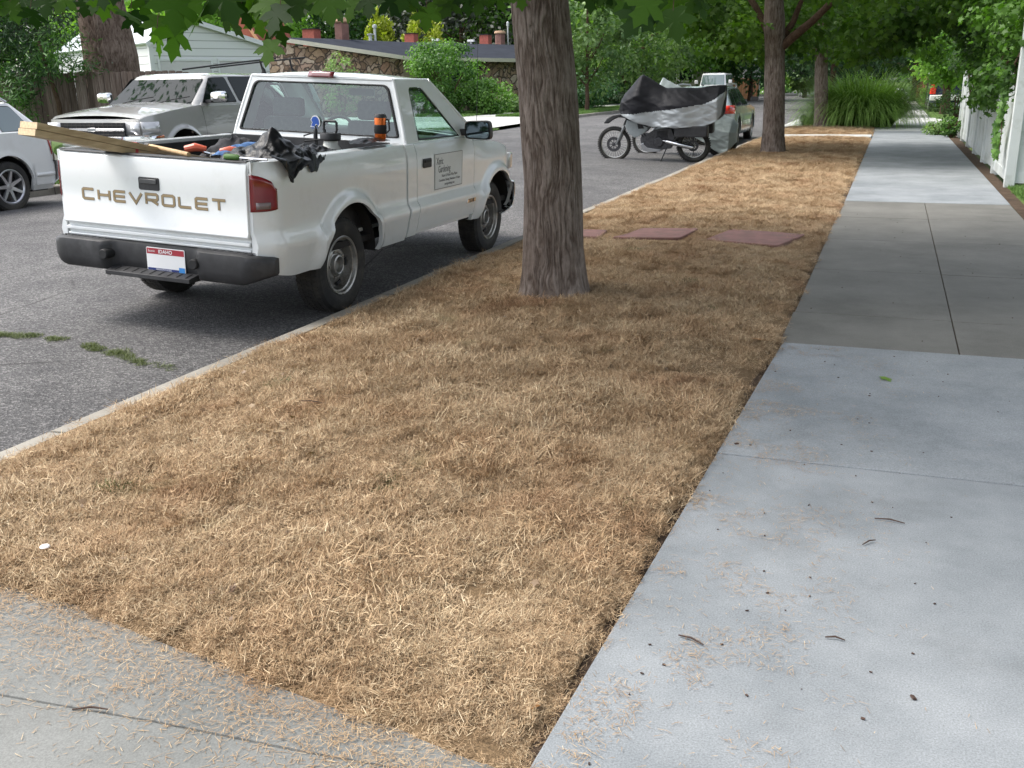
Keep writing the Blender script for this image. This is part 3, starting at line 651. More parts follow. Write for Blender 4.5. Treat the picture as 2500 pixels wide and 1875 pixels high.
# background trees
for a in [
 ('tall pale green tree beyond the white garage, the leftmost one against the sky', -68, 78, 11.0, 5.5, 'bright'),
 ('bright green tree standing beyond the garage roof ridge', -44, 62, 11, 4.6, 'bright'),
 ('dark green tree behind the left end of the stone house roof', -52, 80, 15, 7, 'mid'),
 ('shadowy tree behind the red brick chimney on the stone house', -44, 82, 16, 7, 'dark'),
 ('deep green tree right behind the two yellow conifers', -42, 90, 17, 7, 'blue'),
 ('mixed green tree rising behind the middle of the dark roof', -38, 82, 15, 6.5, 'mid'),
 ('nearly black copper-leaved tree behind the right half of the dark roof', -31, 72, 9.5, 5.6, 'plum'),
 ('tall fresh green tree above the small chimneys beside the thick trunk', -26.5, 78, 16, 5.5, 'bright'),
 ('broad green tree just right of the thick trunk, back from the street', -24, 74, 14, 5.6, 'mid'),
 ('rounded yellow-green tree whose crown sits above the covered motorcycles', -14.6, 62, 7.6, 3.3, 'grey', 1.9),
 ('leafy green tree behind the covered motorcycles, tallest there', -17.5, 72, 14, 5.2, 'bright'),
 ('green tree whose boughs hang before the grey clapboard house', -17.0, 80, 15, 5.6, 'mid'),
 ('light green tree between the grey house and the second maple', -13.5, 84, 13, 4.8, 'bright', 3.4),
 ('blue-green street tree above the distant orange board fence', -11.2, 86, 8.0, 4.0, 'blue', 1.9),
 ('distant green tree seen between the second and third maple trunks', -9.5, 118, 13, 5.8, 'mid'),
 ('small round yellowish tree by the distant parked car', -7.8, 98, 4.6, 1.5, 'grey', .9),
 ('distant dark tree closing the end of the street', -7, 150, 18, 9, 'dark'),
 ('spreading dark tree above the ornamental grass clump', -3.2, 58, 9.0, 4.3, 'dark', 1.9),
 ('deep shadowed tree over the far end of the sidewalk', 1.2, 78, 12, 6.0, 'dark', 2.3),
 ('dark green tree at the vanishing point of the sidewalk', -2.2, 110, 15, 7.5, 'dark', 2.3),
 ('second dark tree on the far side of the distant sidewalk', 5.0, 104, 15, 6.5, 'dark', 2.0),
 ('small light green tree beside the grey gate posts', 2.05, 47.5, 4.3, 1.5, 'bright', 1.5),
 ('leafy tree standing over the dark blue pickup and white house', 4.6, 44, 9, 4.2, 'mid', 2.4),
 ('tall tree rising behind the ivy on the white fence', 5.8, 27, 9.5, 4.4, 'vine', 2.3),
 ('wide green tree behind the far left board fence', -34, 30, 10, 5.5, 'dark'),
 ('tall tree behind the white garage roof', -37, 40, 8.2, 3.6, 'bright'),
 ]:
    lab, x, y, h, r, k = a[:6]; zb = a[6] if len(a) > 6 else None
    tree(lab, x, y, h, r, k, zb, nleaf=11000 if r > 4 else 5500, nclump=190)
# sapling on opposite verge with slim trunk
tree('slim young street tree on the green strip, just right of the thick trunk', -15.7, 53.6, 8.3, 2.5, 'grey', 1.6, tr=.11, nleaf=7000, nclump=110, name='young_tree')
# distant wooded mass closing the gaps between the trees
wd = boxcloud('woods', None, [(-130,-70,95,125,0,16,7), (-75,-40,100,125,0,17,7), (-42,-16,105,130,0,16,5), (-18,-12.5,120,150,0,12,2), (-13,4,190,215,0,16,3), (3,30,75,110,0,13,4), (-70,-46,34,48,0,7,2.5)], 42000, .85, FOL['mid'], 'diamond', 91, 2.6, 1.6); tag(wd, kind='stuff')
hd = thing('hedge', 'long dark hedge at the back of the lawns beyond the driveway', 'hedge', (-25, 66, 0)); boxcloud('foliage', hd, [(-9,-1,6,9,0,2.6,4), (2,7.5,8,11,0,2.8,4)], 9000, .26, FOL['blue'], 'diamond', 17, .9)
# unseen yard tree added right of the sidewalk to shade pickup side and slabs
tree('large unseen yard tree added on the right side to shade the pickup and slabs', 7.4, 6.8, 9.5, 4.4, 'vine', 3.4, tr=.22, nleaf=9000, size=.16, nclump=150)
for yy, xx, rr in ((-2.0,9.5,4.4),): tree('dark unseen yard tree added beyond the right edge to block skylight', xx, yy, 9.0, rr, 'dark', .6, tr=.22, nleaf=9000, size=.22, nclump=150)  # another unseen tree, added to keep skylight off the pickup's right side
def bush(label, x, y, r, h, kind, n=2600, size=None, name='shrub', cr=.32, seed=None, group='garden shrubs'):
    TI[0] += 1; s = seed or TI[0]*7; t = thing(name, label, 'shrub', (x, y, 0), group=group)
    mb = MB(); rg = np.random.default_rng(s)
    for k in range(5):
        a = rg.random()*6.28; mb.tube([(0,0,-.05), (r*.2*math.cos(a), r*.2*math.sin(a), h*.4), (r*.6*math.cos(a), r*.6*math.sin(a), h*.8)], [.05,.035,.015], 5)
    mb.obj('stem', BKS, t)
    clump_crown('foliage', t, (0,0,h*.52), (r*.85,r*.85,h*.47), 70, n, size or max(.06, math.hypot(x,y)*.0034), FOL[kind], 'diamond', cr=r*cr, seed=s, shell=.75)
    return t
bush('large rounded bright green shrub before the stone house', -21.9, 49.0, 2.25, 3.6, 'mid', 11000, .17)
bush('low dark shrub at the foot of the large rounded shrub', -20.0, 50.0, 1.4, 1.7, 'mid', 3000)
bush('pale flowering border plant beneath the stone wall', -19.9, 53.2, 1.2, .9, 'grey', 2200)
bush('low bright green mound by the stone house entrance', -19.4, 55.0, 1.2, .7, 'bright', 2200)
bush('soft grey-green plant at the right end of the border', -18.6, 56.0, 1.2, 1.1, 'grey', 2000)
bush('narrow young shrub in front of the stone wall over the pickup roof', -24.3, 42.2, .95, 3.0, 'grey', 1800, .12)
bush('dense dark hedge shrub behind the slim young tree', -18.0, 58.5, 2.6, 2.0, 'blue', 5200)
bush('upright dark yew beside the driveway lawn', -16.3, 66, 1.5, 3.0, 'dark', 3800)
bush('low leafy plant at the foot of the white fence', 1.42, 27.9, .26, .5, 'mid', 900, .07)
bush('yellowish low plant at the sidewalk edge below the white fence', 1.15, 29.2, .45, .35, 'grey', 900, .08)
bush('dry reddish bush in front of the dark blue pickup', 1.75, 33.5, .6, 1.15, 'grey', 900, .09)
bush('bright low bush by the distant gate posts', 2.2, 58, 1.0, 1.3, 'bright', 1200)
bush('dark round bush along the distant sidewalk', -2.2, 62, 1.3, 1.9, 'mid', 1800)
# yellow conifers: cones of upright sprays
for (x, y, h, r, lab) in [(-32.6, 62, 6.5, 2.0, 'golden conifer behind the house, left of the two'), (-29.2, 62, 6.7, 2.3, 'golden conifer behind the house, right of the two')]:
    t = thing('golden_conifer', lab, 'tree', (x*1.03, y*1.03, 0), group='golden conifers'); rg = np.random.default_rng(int(-x))
    MB().tube([(0,0,0), (0,0,h*.8)], [.15,.03], 7).obj('trunk', BKS, t)
    P = []; 
    for k in range(11):
        a = rg.random()*6.28; q = rg.random()**.6*r*.62; hh = h*(1-.55*(q/r)**1.2); m = 420
        u = rg.random(m)**.7; z = hh*(1-u)+.2; rad = (.12+.62*u)*rg.random(m)**.5; b = rg.random(m)*6.28
        P.append(np.stack([q*math.cos(a)+rad*np.cos(b), q*math.sin(a)+rad*np.sin(b), z], 1))
    P = np.concatenate(P); up = np.stack([P[:,0]*.25, P[:,1]*.25, np.ones(len(P))], 1)+rg.normal(0,.3,(len(P),3))
    leaves('crown', P, rg.normal(size=(len(P),3)), rg.uniform(.2,.42,len(P)), FOL['yellow'], t, 'diamond', np.clip(.5+.8*fbm(P[:,0]*2,P[:,1]*2,P[:,2]*2,2)+rg.normal(0,.1,len(P)),0,1), rg=rg, up=up)
# ---- ornamental grass clump
OG = leafmat('reed_leaf', (.06,.13,.025), (.30,.46,.12), .35)
og = thing('ornamental_grass', 'large fountain of green ornamental grass at the end of the dry verge', 'plant', (-.95, 34.4, 0))
def arcs(name, n, cx, cy, rad, Lm, W, parent, seed, lo=.55, hi=1.5):
    global rng
    rg = np.random.default_rng(seed); r = rad*np.sqrt(rg.random(n)); a = rg.random(n)*6.283
    ang = a+rg.normal(0,.5,n); lean = rg.uniform(lo, hi, n); L = Lm*rg.uniform(.55,1.15,n); cu = rg.uniform(.6,2.0,n)
    ts = np.linspace(0,1,7); V = np.zeros((n, 14, 3)); px = cx+r*np.cos(a); py = cy+r*np.sin(a); rx = np.zeros(n); rz = np.zeros(n)
    dx, dy = np.cos(ang), np.sin(ang)
    for i, t in enumerate(ts):
        if i: el = lean-cu*(t**1.6)*1.25; rx = rx+np.cos(el)*L/6; rz = rz+np.sin(el)*L/6
        wd = W*(1-.9*t**1.5)/2
        for j, sg in enumerate((-1,1)):
            V[:,2*i+j,0] = px+dx*rx-sg*dy*wd; V[:,2*i+j,1] = py+dy*rx+sg*dx*wd; V[:,2*i+j,2] = rz
    b = (np.arange(n)*14)[:,None]; F = np.concatenate([b+np.array([[2*i,2*i+1,2*i+3,2*i+2]]) for i in range(6)])
    tn = np.clip(rg.normal(.5,.2,n)[:,None]+np.linspace(-.2,.3,7)[None], 0, 1)
    return npmesh(name, V.reshape(-1,3), F, OG, parent, tint=np.repeat(tn, 2, axis=1).ravel())
arcs('blades', 5600, 0, 0, .95, 2.05, .034, og, 3, .85, 1.57)
arcs('blades', 900, -1.35, -.35, .35, .75, .022, og, 4)
# ---- vine on the white fence
iv = thing('climbing_vine', 'dense green climbing vine spilling over the white board fence', 'vine', (1.6, 20, 0))
mb = MB(); 
for k in range(9):
    yy = -4.5+k*1.2; mb.tube([(.1,yy,0.0), (.05,yy+.2,.8), (-.1,yy+.1,1.6), (.3,yy+.4,2.6)], [.03,.025,.02,.01], 5)
mb.obj('stem', BKS, iv)
boxcloud('foliage', iv, [(-.30,.9,-3.6,7.5,1.62,2.3,6), (-.6,1.6,-3.8,6.0,2.1,3.8,13), (-.32,-.1,-3.2,-.6,1.05,1.6,1.2), (-.25,-.1,-4.7,-3.9,1.2,1.9,.3), (.1,1.2,-4.4,-3.6,2.1,3.3,2), (-.25,.5,-5.1,-4.2,1.85,3.0,1.3)], 30000, .085, FOL['vine'], 'small', 21, .30, 1.2)
rg = np.random.default_rng(2); n = 150; u = rg.random(n)
P = np.stack([-.17-.05*rg.random(n), -4.35+.22*np.sin(u*5)+rg.normal(0,.09,n), .35+1.0*u], 1)
leaves('trailing_shoot', P, np.stack([-np.ones(n), -.8+rg.normal(0,.5,n), rg.normal(.3,.4,n)],1), rg.uniform(.05,.1,n), FOL['mid'], iv, 'maple', rg=rg)
MB().tube([(-.15,-4.25,1.5), (-.18,-4.15,1.1), (-.17,-4.5,.7), (-.16,-4.35,.3)], .006, 5).obj('stem', BKS, iv)
# lawn grass tufts (green) opposite and right
gcol = bpy.data.collections.new('green_tufts'); GB = leafmat('turf', (.05,.11,.02), (.16,.28,.06), .2)
for k in range(4):
    nb = 70; r = .12*np.sqrt(rng.random(nb)); a = rng.random(nb)*6.283
    unl(blades(r*np.cos(a), r*np.sin(a), np.zeros(nb), rng.random(nb)*6.28, rng.uniform(.7,1.5,nb), rng.uniform(.03,.075,nb), np.full(nb,.006), rng.uniform(0,.8,nb), '', 'turf_tuft', rng.random(nb), GB), gcol)
def turf(name, n, x0, x1, y0, y1, z=0., s=1., cond=None):
    x = rng.uniform(x0,x1,n); y = rng.uniform(y0,y1,n)
    if cond is not None: k = cond(x, y); x, y = x[k], y[k]
    m = len(x); scatter(name, np.stack([x,y,np.full(m,z-.01)],1), np.stack([np.zeros(m),np.zeros(m),rng.random(m)*6.28],1), s*rng.uniform(.7,1.3,m), gcol)
turf('lawn_grass', 2200, 1.62, 2.8, 8, 15, 0, .8)
turf('lawn_grass', 5000, -18.0, -14.8, 46, 62, 0, 1.8); turf('lawn_grass', 3000, -26, -19.8, 46, 62, 0, 1.8)
turf('lawn_grass', 3500, -15.0, -12.5, 8, 32, 0, 1.4)
# weeds in the road crack, traced on the ground
wcol = bpy.data.collections.new('weed_tufts'); WM = leafmat('weed', (.05,.07,.02), (.14,.17,.05), .15)
for k in range(3):
    nb = 60; r = .12*np.sqrt(rng.random(nb)); a = rng.random(nb)*6.283
    unl(blades(r*np.cos(a), r*np.sin(a), np.zeros(nb), rng.random(nb)*6.28, rng.uniform(.1,1.2,nb), rng.uniform(.03,.08,nb), np.full(nb,.007), rng.uniform(0,.8,nb), '', 'weed_tuft', rng.random(nb), WM), wcol)
wp = [(-5.9,4.5), (-5.22,4.54), (-4.91,4.62), (-4.55,4.55), (-4.25,4.50), (-3.96,4.38), (-3.7,4.36)]
n = 420; u = rng.random(n)**1.4; u = u[(fbm(u*9, 0*u, 3, 2, 3) > -.25) & (rng.random(n) > (u-.55)*2)]; n = len(u); L_ = [((1-t)*(len(wp)-1)) for t in u]; L_ = np.clip((u)*(len(wp)-1.01), 0, None); i = L_.astype(int); f = L_-i; W_ = np.array(wp)
x = W_[i,0]*(1-f)+W_[i+1,0]*f; y = W_[i,1]*(1-f)+W_[i+1,1]*f+rng.normal(0,.022,n)
scatter('weeds', np.stack([x, y, np.array([roadz(v) for v in x])+.006],1), np.stack([np.zeros(n),np.zeros(n),rng.random(n)*6.28],1), rng.uniform(.16,.40,n), wcol)
# ================================================================ PICKUP
def paint(name, col, metal=0., flake=0, rough=.28, dust=(.45,.42,.36)):
    m, nt, b = newmat(name); co = coord(nt)
    c = ramp(nt, noise(nt, co, 1.3, 3), [(.3, tuple(v*.97 for v in col)), (.7, col)])
    d = ramp(nt, noise(nt, co, 5, 7, .7), [(.52, (0,0,0)), (.85, (.30,.30,.30))]); c = mixc(nt, c, dust, d)
    nt.links.new(c, b.inputs['Base Color']); b.inputs['Metallic'].default_value = metal
    r_ = ramp(nt, noise(nt, co, 4, 5), [(.3, (rough,)*3), (.7, (rough*1.6,)*3)]); nt.links.new(r_, b.inputs['Roughness'])
    b.inputs['Coat Weight'].default_value = 1; b.inputs['Coat Roughness'].default_value = .025
    bump(nt, b, noise(nt, co, 2.2, 2), .05, .01)
    return m
WHITE = paint('white_paint', (.78,.80,.80)); 
BLKP = M('black_plastic', (.022,.022,.024), .55, var=.3, vs=12, bs=.15, bscale=120, bd=.002, dirt=(.05,.05,.052), ds=5)
BLK = M('black_rubber', (.012,.012,.013), .7, var=.3)
TYRE = M('tyre_rubber', (.022,.021,.02), .8, var=.25, vs=10, bs=.2, bscale=90, bd=.003, dirt=(.07,.062,.05), ds=4)
STEEL = M('wheel_steel', (.42,.41,.39), .42, .75, var=.15, vs=14, dirt=(.13,.11,.09), ds=7)
CHROME = M('chrome', (.75,.75,.76), .12, 1., var=.05)
DARKM = M('dark_metal', (.06,.058,.055), .6, .4, var=.3, dirt=(.12,.08,.05), ds=6)
RED = M('red_lens', (.20,.008,.012), .12, var=.15, coat=1); AMB = M('amber_lens', (.55,.13,.02), .15, coat=1); CLR = M('clear_lens', (.5,.5,.5), .1, .3, coat=1)
GREYL = M('grey_lens', (.22,.17,.17), .2, coat=.5)
GL = glass('window_glass', (.62,.78,.73), 1.15); GLD = glass('dark_window_glass', (.10,.13,.125), 2.2)
SEAT = M('seat_cloth', (.12,.135,.13), .9, var=.15, vs=30); DASH = M('dashboard_plastic', (.05,.055,.055), .7)
pk = thing('pickup_truck', 'white regular-cab pickup parked at the kerb with lumber and tools in its open bed', 'pickup')
TRR = .04660663; TA = -.00776530
ex = Vector((-math.sin(TA), math.cos(TA), 0)); l0 = Vector((-math.cos(TA), -math.sin(TA), 0)); u0 = Vector((0,0,1))
ey = l0*math.cos(TRR)+u0*math.sin(TRR); ez = u0*math.cos(TRR)-l0*math.sin(TRR)
TM = Matrix(((ex.x,ey.x,ez.x,-4.3721),(ex.y,ey.y,ez.y,6.0551),(ex.z,ey.z,ez.z,-.0927),(0,0,0,1)))
pk.matrix_world = TM
WB = 2.75; WR = .335; AR = .405
AC = [(.03,.375), (2.79,.375)]
def ss(t): t = min(1, max(0, t)); return t*t*(3-2*t)
def W(x, z):
    y = .843
    if z > .98: y -= .035*((z-.98)/.14)**2          # roll to rail
    if z < .68 and z > .60: y += .030*ss((.68-z)/.055)
    elif z <= .60: y += .030-.018*ss((.60-z)/.08)-.045*max(0, (.52-z)/.16)**1.5
    for cx, cz in AC:
        r = math.hypot(x-cx, z-cz); 
        if z > .30: y += .040*(1-ss((r-AR-.03)/.06))*ss((z-.30)/.15)
    if x < -.78: y -= .105*min(1, (-.78-x)/.19)**2.1
    if x > 2.95: t = (x-2.95)/.50; y -= .30*t**2.2+.0
    if x > 2.2 and z > .9: y -= .05*ss((z-.9)/.2)*ss((x-2.2)/.5)
    return y
def bot(x, base):
    z = base(x)
    for cx, cz in AC:
        if abs(x-cx) < AR: z = max(z, cz+math.sqrt(AR*AR-(x-cx)**2)*1.0)
    return z
def stations(x0, x1, step=.045):
    s = set(np.round(np.arange(x0, x1, step), 4)) | {x1}
    for cx, _ in AC:
        for a in np.linspace(-90, 90, 37):
            v = round(cx+AR*math.sin(R(a)), 4)
            if x0 < v < x1: s.add(v)
        for v in (cx-AR-.004, cx+AR+.004):
            if x0 < v < x1: s.add(round(v, 4))
    return sorted(s)
def side_shell(mb, x0, x1, base, top, rows=16, thick=.03, Wf=W, sgs=(1,-1)):
    for sg in sgs:
        P = []
        for x in stations(x0, x1):
            b = bot(x, base); t = top(x); col = []
            for k in range(rows+1):
                z = b+(t-b)*k/rows; col.append((x, sg*Wf(x, z), z))
            b0 = (x, sg*(Wf(x, b)-thick), b+.004); t0 = (x, sg*(Wf(x, t)-thick*.6), t+.004)
            P.append([b0]+col+[t0])
        mb.grid(P)
        for e in (P[0], P[-1]):      # returned edges
            mb.grid([e, [(p[0], p[1]-sg*thick, p[2]) for p in e]])
basebed = lambda x: .385+.05*ss((-.62-x)/.35)-.0*x
def basefr(x): return .375+.10*ss((x-3.1)/.3)
raise_ = 0
# --- bed
mb = MB(); side_shell(mb, -.965, .905, basebed, lambda x: 1.118)
for sg in (1, -1):          # rail top + inner wall
    P = [[(x, sg*(W(x,1.118)-.018), 1.122), (x, sg*(W(x,1.118)-.03), 1.127), (x, sg*.735, 1.127), (x, sg*.728, 1.12), (x, sg*.725, 1.02)] for x in np.linspace(-.955, .905, 20)]
    mb.grid(P)
    mb.box(-.965, -.935, sg*.728 if sg > 0 else -.745, sg*.728+.017 if sg > 0 else -.728, .56, 1.117)
    P = [[(-.966, sg*.728, z), (-.966, sg*(W(-.966, z)-.0), z)] for z in np.linspace(.42, 1.117, 12)]; mb.grid(P)
mb.box(.875, .905, -.735, .735, .58, 1.118)
mb.box(-.93, .90, -.725, .725, .52, .545)
mb.obj('bed', WHITE, pk, smooth=40, bevel=.006)
mb = MB()                    # black liner
mb.box(-.93, .872, -.722, -.706, .55, 1.10); mb.box(-.93, .872, .706, .722, .55, 1.10); mb.box(.852, .873, -.72, .72, .55, 1.132)
mb.box(-.93, .87, -.72, .72, .546, .562)
for k in range(24): mb.box(.846, .853, -.68+k*.058, -.655+k*.058, .6, 1.05)
for sg in (1,-1): mb.box(-.45, .5, .52*sg if sg > 0 else -.72, .72 if sg > 0 else -.52, .56, .78)
mb.obj('bed_liner', BLKP, pk, bevel=.006)
# --- tailgate
tgp = [(-.93,1.112),(-.957,1.112),(-.972,1.10),(-.980,1.06),(-.983,.90),(-.983,.690),(-.990,.676),(-.992,.664),(-.986,.655),(-.958,.650),(-.955,.632),(-.978,.626),(-.978,.606),(-.952,.600),(-.952,.588),(-.970,.582),(-.966,.568),(-.93,.570)]
tg = MB().prism(tgp, -.718, .718, 'y').obj('tailgate', WHITE, pk, bevel=.004)
MB().prism([(-.925,1.110),(-.962,1.110),(-.972,1.116),(-.968,1.122),(-.93,1.124)], -.715, .715, 'y').obj('trim', BLKP, tg)
h = MB(); h.prism([tuple(v[:2]) for v in rquad([(.088,.905),(-.072,.905),(-.072,.985),(.088,.985)], .014, 4)], -.9875, -.97, 'x'); ho = h.obj('handle', BLKP, tg, bevel=.003)
h = MB(); h.box(-.996, -.985, -.056, .072, .945, .975); h.obj('lever', M('grey_plastic', (.07,.072,.075), .4), ho, bevel=.004)
# letters: strokes on the tailgate
def stroke(mb, pts, w, x, th, closed=False, depth_axis=None, mp=None):
    pts = [Vector(p) for p in pts]; n = len(pts); L = []; Rr = []
    for i in range(n):
        if closed: a = pts[i-1]; b = pts[(i+1) % n]
        else: a = pts[max(0, i-1)]; b = pts[min(n-1, i+1)]
        d1 = (pts[i]-a); d2 = (b-pts[i])
        if d1.length < 1e-6: d1 = d2
        if d2.length < 1e-6: d2 = d1
        n1 = Vector((-d1.y, d1.x)).normalized(); n2 = Vector((-d2.y, d2.x)).normalized(); m = (n1+n2).normalized(); k = w/2/max(.5, m.dot(n1))
        L.append(pts[i]+m*k); Rr.append(pts[i]-m*k)
    rng_ = range(n if closed else n-1)
    for i in rng_:
        j = (i+1) % n; q = [L[i], L[j], Rr[j], Rr[i]]
        mb.prism([mp(p) if mp else (p.x, p.y) for p in q], x-th, x, 'x')
GLY = {'C': [([(1,.06),(1,0),(.1,0),(0,.12),(0,.88),(.1,1),(1,1),(1,.94)][1:-1], 0)], 'H': [([(0,0),(0,1)],0), ([(1,0),(1,1)],0), ([(0,.5),(1,.5)],0)],
 'E': [([(1,0),(.1,0),(0,.1),(0,.9),(.1,1),(1,1)],0), ([(0,.5),(.95,.5)],0)], 'V': [([(-.05,1),(.5,0),(1.05,1)],0)], 'R': [([(0,0),(0,1),(.9,1),(1,.88),(1,.55),(.9,.42),(0,.42)],0), ([(.45,.42),(1.02,0)],0)],
 'O': [([(.12,0),(.88,0),(1,.12),(1,.88),(.88,1),(.12,1),(0,.88),(0,.12)],1)], 'L': [([(0,1),(0,.1),(.1,0),(1,0)],0)], 'T': [([(-.05,1),(1.05,1)],0), ([(.5,1),(.5,0)],0)]}
TAN = M('tan_decal', (.34,.255,.145), .4, .2); TANO = M('decal_outline', (.17,.14,.12), .5)
for nm, wd, xx, mt in (('lettering_outline', .0192, -.9835, TANO), ('lettering', .0142, -.9845, TAN)):
    mb = MB(); y = .545; cw = .088; 
    for ch in 'CHEVROLET':
        for pts, cl in GLY[ch]:
            stroke(mb, [(y-cw*u, .818+.062*v) for u, v in pts], wd, xx, .0012, cl)
        y -= .1268
    mb.obj(nm, mt, tg, smooth=0)
# --- tail lights (wrap the corner)
for sg in (1, -1):
    P = []
    for x in np.linspace(-.972, -.838, 9):
        f = (x+.972)/.134; tz = 1.046-.07*f**1.6-.02*(f > .85); bz = .822+.012*f**3
        P.append([(x, sg*(W(x, z)+.004), z) for z in np.linspace(bz, tz, 9)])
    mb = MB(); mb.grid(P)
    mb.grid([[(p[0], sg*(abs(p[1])-.03), p[2]) for p in P[-1]], P[-1]])
    mb.grid([[(-.975, sg*.735, p[2]) for p in P[0]], P[0]])
    lo = mb.obj('tail_light', RED, pk, solid=.004)
    mb = MB(); mb.grid([[(x, sg*(W(x, z)+.0085), z) for z in (.838,.878)] for x in np.linspace(-.955,-.885,5)]); mb.obj('reverse_lens', GREYL, lo, solid=.002)
# --- rear bumper
def bump_rear():
    mb = MB(); P = []
    for y in np.linspace(-.86, .86, 61):
        a = abs(y); e = max(0, (a-.70)/.16); back = -1.055+.13*e**2; c = 1-ss((a-.32)/.06)   # centre notch
        xb = back+.065*c; zt = .625-.02*c*0; zl = .440-.0*c
        prof = [(-.90+.02*e, .622-.03*e), (xb+.03, .622-.025*e), (xb+.006, .612-.025*e), (xb, .585-.02*e), (xb+.004*c, .50+.0*e), (xb+.012, zl+.06*e), (xb+.03, .428+.06*e), (-.90+.02*e, .432+.07*e)]
        P.append([(x, y, z) for x, z in prof])
    mb.grid(P); mb.poly(P[0]); mb.poly(P[-1][::-1]); return mb
bu = bump_rear().obj('rear_bumper', BLKP, pk, smooth=50)
mb = MB()
mb.prism([(-1.085,.412),(-1.085,.438),(-1.0,.452),(-.95,.455),(-.95,.412)], -.33, .33, 'y')
for k in range(9): mb.bar((-1.07,-.29+k*.07,.4425),(-1.0,-.29+k*.07,.4545), .006, .004)
for sg in (1,-1):
    for k in range(7):
        for j in range(3): mb.box(-1.0+j*.028, -.985+j*.028, sg*(.40+k*.055)-.018, sg*(.40+k*.055)+.018, .621, .6255)
mb.obj('step', BLKP, bu, bevel=.004)
mb = MB()
for yy in (.352, -.352): MB().lathe([(.0,-1.072),(.028,-1.072),(.033,-1.065),(.033,-.98)], (0,yy,.535), 'x', 20).obj('bumper_plug', BLK, bu)
mb = MB(); mb.box(-.95,-.90,-.55,.55,.44,.56); mb.tube([(-1.03,.36,.425),(-1.035,.36,.40),(-1.02,.35,.395),(-1.01,.34,.41)],.005,6); mb.obj('hitch_loop', DARKM, bu)
# licence plate
PLW = M('plate_white', (.8,.8,.8), .4, var=.02); PLR = M('plate_red', (.35,.03,.045), .4); PLB = M('plate_blue', (.02,.035,.16), .4); PLS = M('sticker_blue', (.05,.25,.6), .4)
def text(name, s, size, mat, parent, mw, align='CENTER', sx=1., off=0, ext=.0004):
    cu = bpy.data.curves.new(name, 'FONT'); cu.body = s; cu.size = size; cu.align_x = align; cu.extrude = ext; cu.offset = off; cu.resolution_u = 3
    o = bpy.data.objects.new(name, cu); COL.objects.link(o); dg = bpy.context.evaluated_depsgraph_get()
    me = bpy.data.meshes.new_from_object(o.evaluated_get(dg)); bpy.data.objects.remove(o); bpy.data.curves.remove(cu)
    me.transform(mw @ Matrix.Scale(sx, 4, (1,0,0))); me.materials.clear(); me.materials.append(mat)
    o = bpy.data.objects.new(name, me); COL.objects.link(o); o.parent = parent; return o
def face_mat(org, right, up):
    r_, u_ = Vector(right).normalized(), Vector(up).normalized(); n_ = r_.cross(u_)
    m = Matrix((( *r_,0),(*u_,0),(*n_,0),(0,0,0,1))).transposed(); m.translation = Vector(org); return m
pl = MB().prism([tuple(v[:2]) for v in rquad([(.065,.438),(-.235,.438),(-.235,.59),(.065,.59)], .01, 3)], -1.022, -1.018, 'x').obj('licence_plate', PLW, pk, bevel=.001); pl.location.x = .028; pl.location.z = -.045; bu.location.z = -.055
MB().box(-1.0228,-1.0221,-.23,.06,.548,.585).obj('plate_header', PLR, pl, smooth=0); MB().box(-1.0228,-1.0221,-.23,.06,.443,.458).obj('plate_footer', PLB, pl, smooth=0)
MB().box(-1.0236,-1.0229,-.23,-.185,.443,.475).obj('sticker', PLS, pl, smooth=0)
text('lettering', 'IDAHO', .034, PLW, pl, face_mat((-1.0232,-.085,.555),(0,-1,0),(0,0,1)), off=.0006)
text('lettering', 'Scenic', .022, PLW, pl, face_mat((-1.0232,.022,.560),(0,-1,0),(0,0,1)))
text('lettering', 'FAMOUS POTATOES', .0135, PLW, pl, face_mat((-1.0232,-.065,.4455),(0,-1,0),(0,0,1)))
# --- cab (below belt), doors, fenders
cb = lambda x: .40
ZB = 1.115
mb = MB(); side_shell(mb, .935, 1.085, cb, lambda x: ZB); mb.box(.925, .955, -.80, .80, .45, ZB)
mb.box(.96, 2.3, -.80, .80, .40, .45)
mb.obj('cab', WHITE, pk, smooth=40, bevel=.004)
for sg_ in (1,-1):
    mb = MB(); side_shell(mb, 2.245, 3.42, basefr, lambda x: 1.075-.04*ss((x-2.3)/.6)-.19*max(0,(x-2.75)/.67)**1.8, 18, sgs=(sg_,)); mb.obj('fender', WHITE, pk, smooth=40)
def hoodz(x, y): return 1.085-.045*ss((x-2.3)/.6)-.19*max(0,(x-2.75)/.67)**1.8+.055*(1-(y/.8)**2)*(1-.3*max(0,(x-2.6)/.8))
P = []
for x in np.linspace(2.30, 3.42, 22):
    w_ = W(x, 1.06-.19*max(0,(x-2.75)/.67)**1.8)-.015; P.append([(x, w_*t, hoodz(x, w_*t)) for t in np.linspace(-1,1,25)])
MB().grid(P).obj('hood', WHITE, pk, smooth=50, solid=.01)
mb = MB(); mb.grid([[(3.40, y, z) for z in (.62, .78, .93)] for y in np.linspace(-.62,.62,5)]); mb.obj('grille', BLKP, pk)
mb = MB(); P = []
for y in np.linspace(-.88,.88,41):
    e = abs(y)/.88; xf = 3.60-.42*e**3.2; P.append([(xf-.10,y,.645),(xf,y,.64),(xf+.012,y,.57),(xf,y,.47),(xf-.05,y,.40),(xf-.25*e-.1,y,.36)])
mb.grid(P); mb.obj('front_bumper', CHROME, pk, solid=.01)
for sg in (1,-1): MB().box(3.34,3.43,sg*.62-.14,sg*.62+.14,.74,.9).obj('headlight', CLR, pk, bevel=.02)
